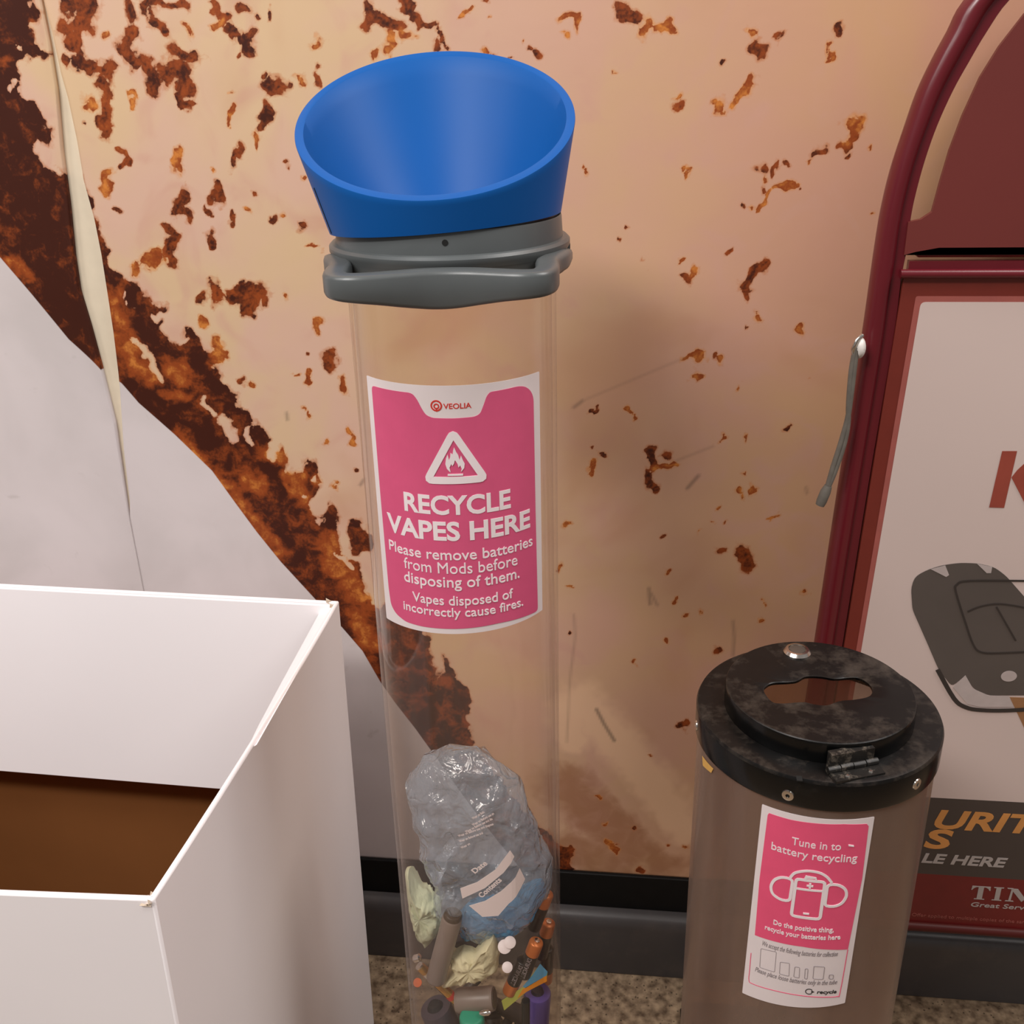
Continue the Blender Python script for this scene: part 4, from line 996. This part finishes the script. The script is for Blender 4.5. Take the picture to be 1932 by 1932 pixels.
# ------------------------------------------------------------------ contents of the tall tube
def inside(v, rmax=.0735):
    d = Vector((v[0]-TX, v[1]-TY)); 
    if d.length > rmax: d *= rmax/d.length
    return Vector((TX+d.x, TY+d.y, v[2]))
def blob(outline, y0, thick, amp, seed, n=72, m=22, freq=45):
    P = [Vector((x, z)) for x, z in outline]; c = sum(P, Vector((0, 0)))/len(P)
    def rad(a):
        d = Vector((math.cos(a), math.sin(a))); best = 0
        for i in range(len(P)):
            p, q = P[i]-c, P[(i+1) % len(P)]-c; e = q-p; den = d.x*e.y-d.y*e.x
            if abs(den) < 1e-12: continue
            tt = (p.x*e.y-p.y*e.x)/den; s = (p.x*d.y-p.y*d.x)/den
            if tt > 0 and -1e-6 <= s <= 1+1e-6: best = max(best, tt)
        return best
    rr = [rad(2*PI*i/n) for i in range(n)]; R = []
    for j in range(1, m):
        ph = PI*j/m; ring = []
        for i in range(n):
            a = 2*PI*i/n; k = math.sin(ph)**.55; r = rr[i]*k; y = y0-thick*math.cos(ph)
            v = Vector((c.x+r*math.cos(a), y, c.y+r*math.sin(a)))
            q = noise.noise(v*freq+Vector((seed, 0, 0))); q2 = noise.noise(v*freq*2.6+Vector((0, seed, 0)))
            rid = (1-abs(q)*2)*.6+(1-abs(q2)*2)*.4-.5
            dirn = Vector((math.cos(a)*math.sin(ph)*.35, -math.cos(ph), math.sin(a)*math.sin(ph)*.35))
            ring.append(inside(v+dirn*amp*rid))
        R.append(ring)
    V, F = rings(R, True, False); K = len(V)
    f = inside((c.x, y0-thick, c.y)); b = inside((c.x, y0+thick, c.y)); V += [f, b]
    F += [(i, (i+1) % n, K) for i in range(n)]+[(K-n+i, K-n+(i+1) % n, K+1) for i in range(n)]
    return V, F
t = obj('plastic_bag', *blob([(-0.2026,0.6071),(-0.1849,0.6313),(-0.1644,0.6416),(-0.1396,0.6443),(-0.1154,0.6322),(-0.0985,0.6141),(-0.0891,0.5903),(-0.0821,0.5596),(-0.0774,0.5345),(-0.0673,0.5191),(-0.0623,0.5031),(-0.0645,0.4863),(-0.0782,0.4682),(-0.0863,0.4503),(-0.0971,0.4375),(-0.1106,0.4271),(-0.1322,0.4216),(-0.1538,0.4231),(-0.1607,0.4365),(-0.1687,0.4497),(-0.1794,0.4509),(-0.1852,0.4621),(-0.1822,0.4795),(-0.1729,0.4951),(-0.1862,0.5020),(-0.1930,0.5220),(-0.1955,0.5575),(-0.2008,0.5793)], -.345, .036, .016, 3, 120, 36, 30), M['bag'], smooth=65)
tag(t, 'crumpled clear bluish plastic bag on top of the waste inside tall tube', 'plastic bag')
def bagmap(y): 
    def f(u, v, l):
        q = inside((u, y-l, v), .0745); return (q.x, q.y, q.z)
    return f
art('white_strip', fill([(-0.1482,0.5219),(-0.1320,0.5309),(-0.1142,0.5474),(-0.1005,0.5707),(-0.0959,0.5626),(-0.1070,0.5443),(-0.1248,0.5245),(-0.1467,0.5098)]), M['letter'], t, bagmap(-.390), .001, .004)
art('white_strip', fill([(-0.1409,0.5006),(-0.1256,0.5078),(-0.1104,0.5207),(-0.0952,0.5391),(-0.0897,0.5464),(-0.0812,0.5302),(-0.0906,0.5205),(-0.1033,0.5066),(-0.1137,0.4907),(-0.1288,0.4880)]), M['letter'], t, bagmap(-.389), .001, .004)
for (x0, z0), (x1, z1) in [[(-0.1325,0.6050),(-0.1217,0.6135)],[(-0.1328,0.5978),(-0.1132,0.6123)],[(-0.1394,0.5895),(-0.1148,0.6063)],[(-0.1464,0.5841),(-0.1141,0.6004)],[(-0.1457,0.5781),(-0.1240,0.5895)],[(-0.1441,0.5709),(-0.1361,0.5765)]]:
    bm = text('Wear on Before use and dispose'[:int(math.hypot(x1-x0, z1-z0)*900)], 0, math.hypot(x1-x0, z1-z0), 0, .0016, 0, True); an = math.atan2(z1-z0, x1-x0)
    for v in bm.verts: v.co = (x0+v.co.x*math.cos(an)-v.co.y*math.sin(an), z0+v.co.x*math.sin(an)+v.co.y*math.cos(an), 0)
    art('faint_print', bm, M['letter'], t, bagmap(-.392), .001, .004)
for nm, P, b in (('printed_word', [(-0.1336,0.5408),(-0.1214,0.5531)], 'Date'), ('printed_word', [(-0.1282,0.5121),(-0.1087,0.5348)], 'Contents')):
    (xa, za), (xb, zb_) = P; bm = text(b, 0, math.hypot(xb-xa, zb_-za), 0, .0055, .02); an = math.atan2(zb_-za, xb-xa)
    for v in bm.verts: v.co = (xa+v.co.x*math.cos(an)-v.co.y*math.sin(an), za+v.co.x*math.sin(an)+v.co.y*math.cos(an), 0)
    art(nm, bm, M['letter'], t, bagmap(-.390), .001, .004)
obj('blue_layer', *blob([(-0.1598,0.4496),(-0.1497,0.4642),(-0.1234,0.4687),(-0.0946,0.4813),(-0.0764,0.5028),(-0.0715,0.4901),(-0.0821,0.4589),(-0.1007,0.4365),(-0.1247,0.4272),(-0.1458,0.4287),(-0.1578,0.4219)], -.352, .016, .006, 8, 70, 20, 70), M['wrap'], t, smooth=65)
tag(obj('paper_tissue', *blob([(-0.2121,0.5005),(-0.2052,0.5031),(-0.1991,0.4836),(-0.1871,0.4746),(-0.1779,0.4598),(-0.1773,0.4413),(-0.1837,0.4218),(-0.1925,0.4082),(-0.2001,0.4160),(-0.2055,0.4421),(-0.2092,0.4658)], -.352, .017, .008, 5, 70, 20, 75), M['tissue'], smooth=60), 'pale green crumpled tissue against left side of the tall tube', 'tissue', 'crumpled tissues in the tube')
tag(obj('paper_tissue', *blob([(-0.1674,0.4129),(-0.1533,0.4227),(-0.1413,0.4197),(-0.1301,0.4389),(-0.1221,0.4452),(-0.1166,0.4229),(-0.1204,0.3993),(-0.1372,0.3890),(-0.1561,0.3813),(-0.1780,0.3731),(-0.1741,0.3866),(-0.1635,0.3949)], -.368, .015, .007, 9, 70, 20, 75), M['tissue2'], smooth=60), 'cream crumpled tissue low in the tube, right of the taupe vape', 'tissue', 'crumpled tissues in the tube')
def frame_of(a, b):
    a, b = Vector(a), Vector(b); d = (b-a).normalized(); return a, b, d
def stick(name, seg, r, body, ends=(.8, .8), lab='', cat='', grp=None, capm=None, ext=0, clampr=None):
    """a rounded rod from seg[0] to seg[1]"""
    a, b, d = frame_of(*seg); b = b+d*ext
    R = r*1.0
    far = max((Vector((q.x-TX, q.y-TY)).length for q in (a, b)))
    if far+r > .0755:
        u = Vector(((a.x+b.x)/2-TX, (a.y+b.y)/2-TY)).normalized()*(far+r-.0755); a -= Vector((u.x, u.y, 0)); b -= Vector((u.x, u.y, 0))
    e = empty(name, (a+b)/2, lab, cat, grp)
    L_ = (b-a).length
    pts = [a, a+d*.001, a+d*.003, b-d*.003, b-d*.001, b]; rs = [R*ends[0], R*.95, R, R, R*.95, R*ends[1]]
    obj('body', *tube(pts, rs, 28), body, e, smooth=50)
    return e, a, b, d
def battery(e_name, seg, lab, r=.0071, word=None):
    a, b, d = frame_of(*seg); b = a+d*.0485 if (b-a).length > .03 else b
    sh = Vector((0, 0, 0))
    mid = (a+b)/2; dv = Vector((mid.x-TX, mid.y-TY)); lim = .0685
    far = max((Vector((q.x-TX, q.y-TY)).length for q in (a, b)))
    if far > lim:
        k = (far-lim); u = dv.normalized(); sh = Vector((-u.x*k, -u.y*k, 0))
    a += sh; b += sh; L_ = (b-a).length
    e = empty(e_name, (a+b)/2, lab, 'battery', 'black and copper batteries in the tube')
    obj('copper_end', *tube([a, a+d*.0008, a+d*.002, a+d*L_*.33], [r*.82, r*.96, r, r], 26), M['copper'], e, smooth=50)
    bd_ = obj('body', *tube([a+d*(L_*.33+.0002), b-d*.002, b-d*.0008, b], [r, r, r*.96, r*.82], 26), M['bblack'], e, smooth=50)
    obj('terminal', *tube([a-d*.0022, a-d*.002, a+d*.0002], [r*.3, r*.38, r*.38], 16), M['silver'], e, smooth=50)
    if word:
        vdir = (co.location-(a+b)/2); nrm = (vdir-d*vdir.dot(d)).normalized(); sd = nrm.cross(d).normalized()
        bm = text(word, -L_*.30, L_*.28, -.0022, .0044, .012)
        c0 = a+d*L_*.66; flip = -1 if word and d.z > 0 else 1
        def mp(u, v, l):
            an = v/r; return c0+d*u*flip+(nrm*math.cos(an)+sd*flip*math.sin(an)*-1)*(r+l)
        art('lettering', bm, M['lgrey'], bd_, mp, .0002, .004)
    return e
AAS = [((-0.0699,-0.3380,0.4717),(-0.0893,-0.3380,0.4071)),((-0.1103,-0.3620,0.3613),(-0.0860,-0.3620,0.4296)),((-0.0757,-0.3660,0.4334),(-0.0957,-0.3660,0.3674)),((-0.0693,-0.3180,0.4143),(-0.0821,-0.3180,0.3467)),((-0.0745,-0.3050,0.3178),(-0.0717,-0.3050,0.3825))]
labs = ['black battery with copper top, uppermost against the right side of tube', 'black battery with copper end down, lowest and left among the batteries', 'black battery with copper top, front one pointing down to coloured card', 'black battery half hidden behind uppermost one at the right side', 'black battery leaning farthest back at the right side of tube']
for i, s in enumerate(AAS): battery('aa_battery', s, labs[i], .0071, 'DURACELL' if i in (1, 2) else None)
e, a, b, d = stick('vape', ((-0.1598,-0.3780,0.4738),(-0.1809,-0.3780,0.3892)), .0098, M['vape'], (.9, .85), 'taupe stick vape with dark round end below the clear bag', 'vape')
obj('end_cap', *tube([a-d*.004, a-d*.003, a+d*.0003], [.0078, .0088, .0092], 28), M['vend'], e, smooth=40)
e, a, b, d = stick('aaa_battery', ((-0.2010,-0.3720,0.3963),(-0.1645,-0.3720,0.3506)), .0048, M['gold'], (.9, .9), 'thin shiny gold and red battery lying diagonally at lower left', 'battery')
obj('red_band', *tube([b-d*.013, b-d*.008], [.0050, .0050], 24), mat('red_wrap', (190, 50, 40), .3), e, smooth=40)
obj('silver_end', *tube([a-d*.001, a+d*.014], [.0044, .0050], 24), M['silver'], e, smooth=40)
obj('terminal', *tube([b, b+d*.0025], [.0016, .0016], 14), M['silver'], e, smooth=40)
e, a, b, d = stick('d_battery', ((-0.1630,-0.3680,0.3506),(-0.1247,-0.3680,0.3578)), .0125, M['vape'], (.92, .92), 'fat taupe battery lying flat under the cream tissue', 'battery')
obj('end_disc', *tube([b-d*.0002, b+d*.001], [.0098, .0094], 28), M['vend'], e, smooth=40)
e, a, b, d = stick('vape', ((-0.0803,-0.3500,0.3510),(-0.0859,-0.3500,0.2595)), .0140, M['purple'], (.55, .8), 'purple rounded vape standing at the lower right of tube', 'vape')
obj('mouthpiece', *tube([a-d*.003, a+d*.0006], [.0055, .0072], 24), M['dpurple'], e, smooth=50)
e, a, b, d = stick('vape', ((-0.1451,-0.3850,0.3524),(-0.1440,-0.3850,0.2962)), .0125, M['teal'], (.8, .9), 'teal round-ended vape at the bottom of the tube view', 'vape')
obj('seam_ring', *tube([a+d*.010, a+d*.0112], [.0127, .0127], 28), M['dpurple'], e, smooth=40)
e, a, b, d = stick('vape', ((-0.1907,-0.3700,0.3372),(-0.1729,-0.3700,0.2740)), .0165, M['dpurple'], (.7, .9), 'dark purple fat vape at the bottom left inside tube', 'vape')
obj('mouthpiece', *tube([a-d*.004, a+d*.0006], [.006, .009], 24), M['black'], e, smooth=50)
tag(obj('pen', *tube([Vector(p) for p in ((-0.0903,-0.3850,0.3781),(-0.0916,-0.3850,0.3102))], .0042, 18), M['bblack'], smooth=40), 'upright black stick left of the purple vape', 'stick')
for (x, y, z, r), lb in zip([(-0.1083,-0.3800,0.4152,0.0052),(-0.1105,-0.3780,0.4398,0.0066),(-0.1055,-0.3760,0.4437,0.0058),(-0.2135,-0.3520,0.3509,0.0045)], ('pale round button cell alone right of the cream tissue', 'pale button cell lower of two touching above the single one', 'pale button cell upper of two touching, behind its neighbour', 'small orange cap at the left side of tube')):
    dv = (co.location-Vector((x, y, z))).normalized(); p = inside((x, y, z), .070)
    o = obj('orange_button' if 'cap' in lb else 'button_cell', *tube([p-dv*.0016, p-dv*.0012, p+dv*.0010, p+dv*.0014], [r*.9, r, r, r*.9], 24), M['ocap'] if 'cap' in lb else M['white'], smooth=40)
    tag(o, lb, 'cap' if 'cap' in lb else 'button cell')
for s, r, lb in ((((-0.1367,-0.3860,0.3567),(-0.1255,-0.3860,0.3595)), .0030, 'tiny silver metal cylinder near bottom centre of tube'), (((-0.2069,-0.3600,0.3942),(-0.1984,-0.3600,0.3980)), .0042, 'short silver metal bit at the left above gold battery')):
    tag(obj('metal_pin', *tube([Vector(s[0]), Vector(s[0]).lerp(Vector(s[1]), .2), Vector(s[0]).lerp(Vector(s[1]), .8), Vector(s[1])], [r*.6, r, r, r*.4], 18), M['silver'], smooth=40), lb, 'metal bit')
cp = art('folded_card', fill([(-0.0775,0.4075),(-0.0703,0.3977),(-0.0715,0.3854),(-0.0918,0.3688),(-0.1150,0.3405),(-0.1173,0.3536),(-0.0955,0.3742)]), M['cyel'], None, plane_map(-.366), .0006, None, .0006)
tag(cp, 'small yellow green card with blue and orange corner behind batteries', 'card')
art('blue_print', fill([(-0.0774,0.4086),(-0.0702,0.3988),(-0.0713,0.3937),(-0.0927,0.3742),(-0.0953,0.3761),(-0.0855,0.3922)]), M['cblue'], cp, plane_map(-.366), .0009, None); art('orange_print', fill([(-0.0713,0.3937),(-0.0709,0.3859),(-0.0917,0.3693),(-0.1010,0.3595),(-0.0954,0.3725)]), M['corange'], cp, plane_map(-.366), .0009, None)
V, F = rings([[(x, y, z) for x, z in [(-0.1646,0.4233),(-0.1443,0.4288),(-0.1325,0.4369),(-0.1331,0.4194),(-0.1408,0.4116),(-0.1556,0.4115),(-0.1634,0.4164)]] for y in (-.362, -.352)])
tag(obj('plastic_scrap', V, F, M['dpurple'], bevel=.0012), 'dull purple plastic scrap tucked above the cream tissue', 'scrap')
# the unseen lower filling everything rests on
rnd = random.Random(11); parts = []
for i in range(170):
    a = rnd.uniform(0, 2*PI); r = .058*math.sqrt(rnd.random()); z = .03+.205*rnd.random()**.9+.05*(math.sin(a) > .2)*rnd.random()
    p = Vector((TX+r*math.cos(a), TY+r*math.sin(a), z)); d = Vector((rnd.gauss(0, 1), rnd.gauss(0, 1), rnd.gauss(0, .7))).normalized()*rnd.uniform(.014, .024)
    q = inside(p+d, .064); p = inside(p-d, .064); q.z = max(q.z, .03); p.z = max(p.z, .03); parts.append(tube([p, q], rnd.choice((.0052, .0071, .0071, .010)), 12))
o = obj('battery_heap', *join(*parts), M['heap'], smooth=40)
tag(o, 'dark jumble of mixed old batteries filling the bottom of tall tube', 'batteries', None, 'stuff')
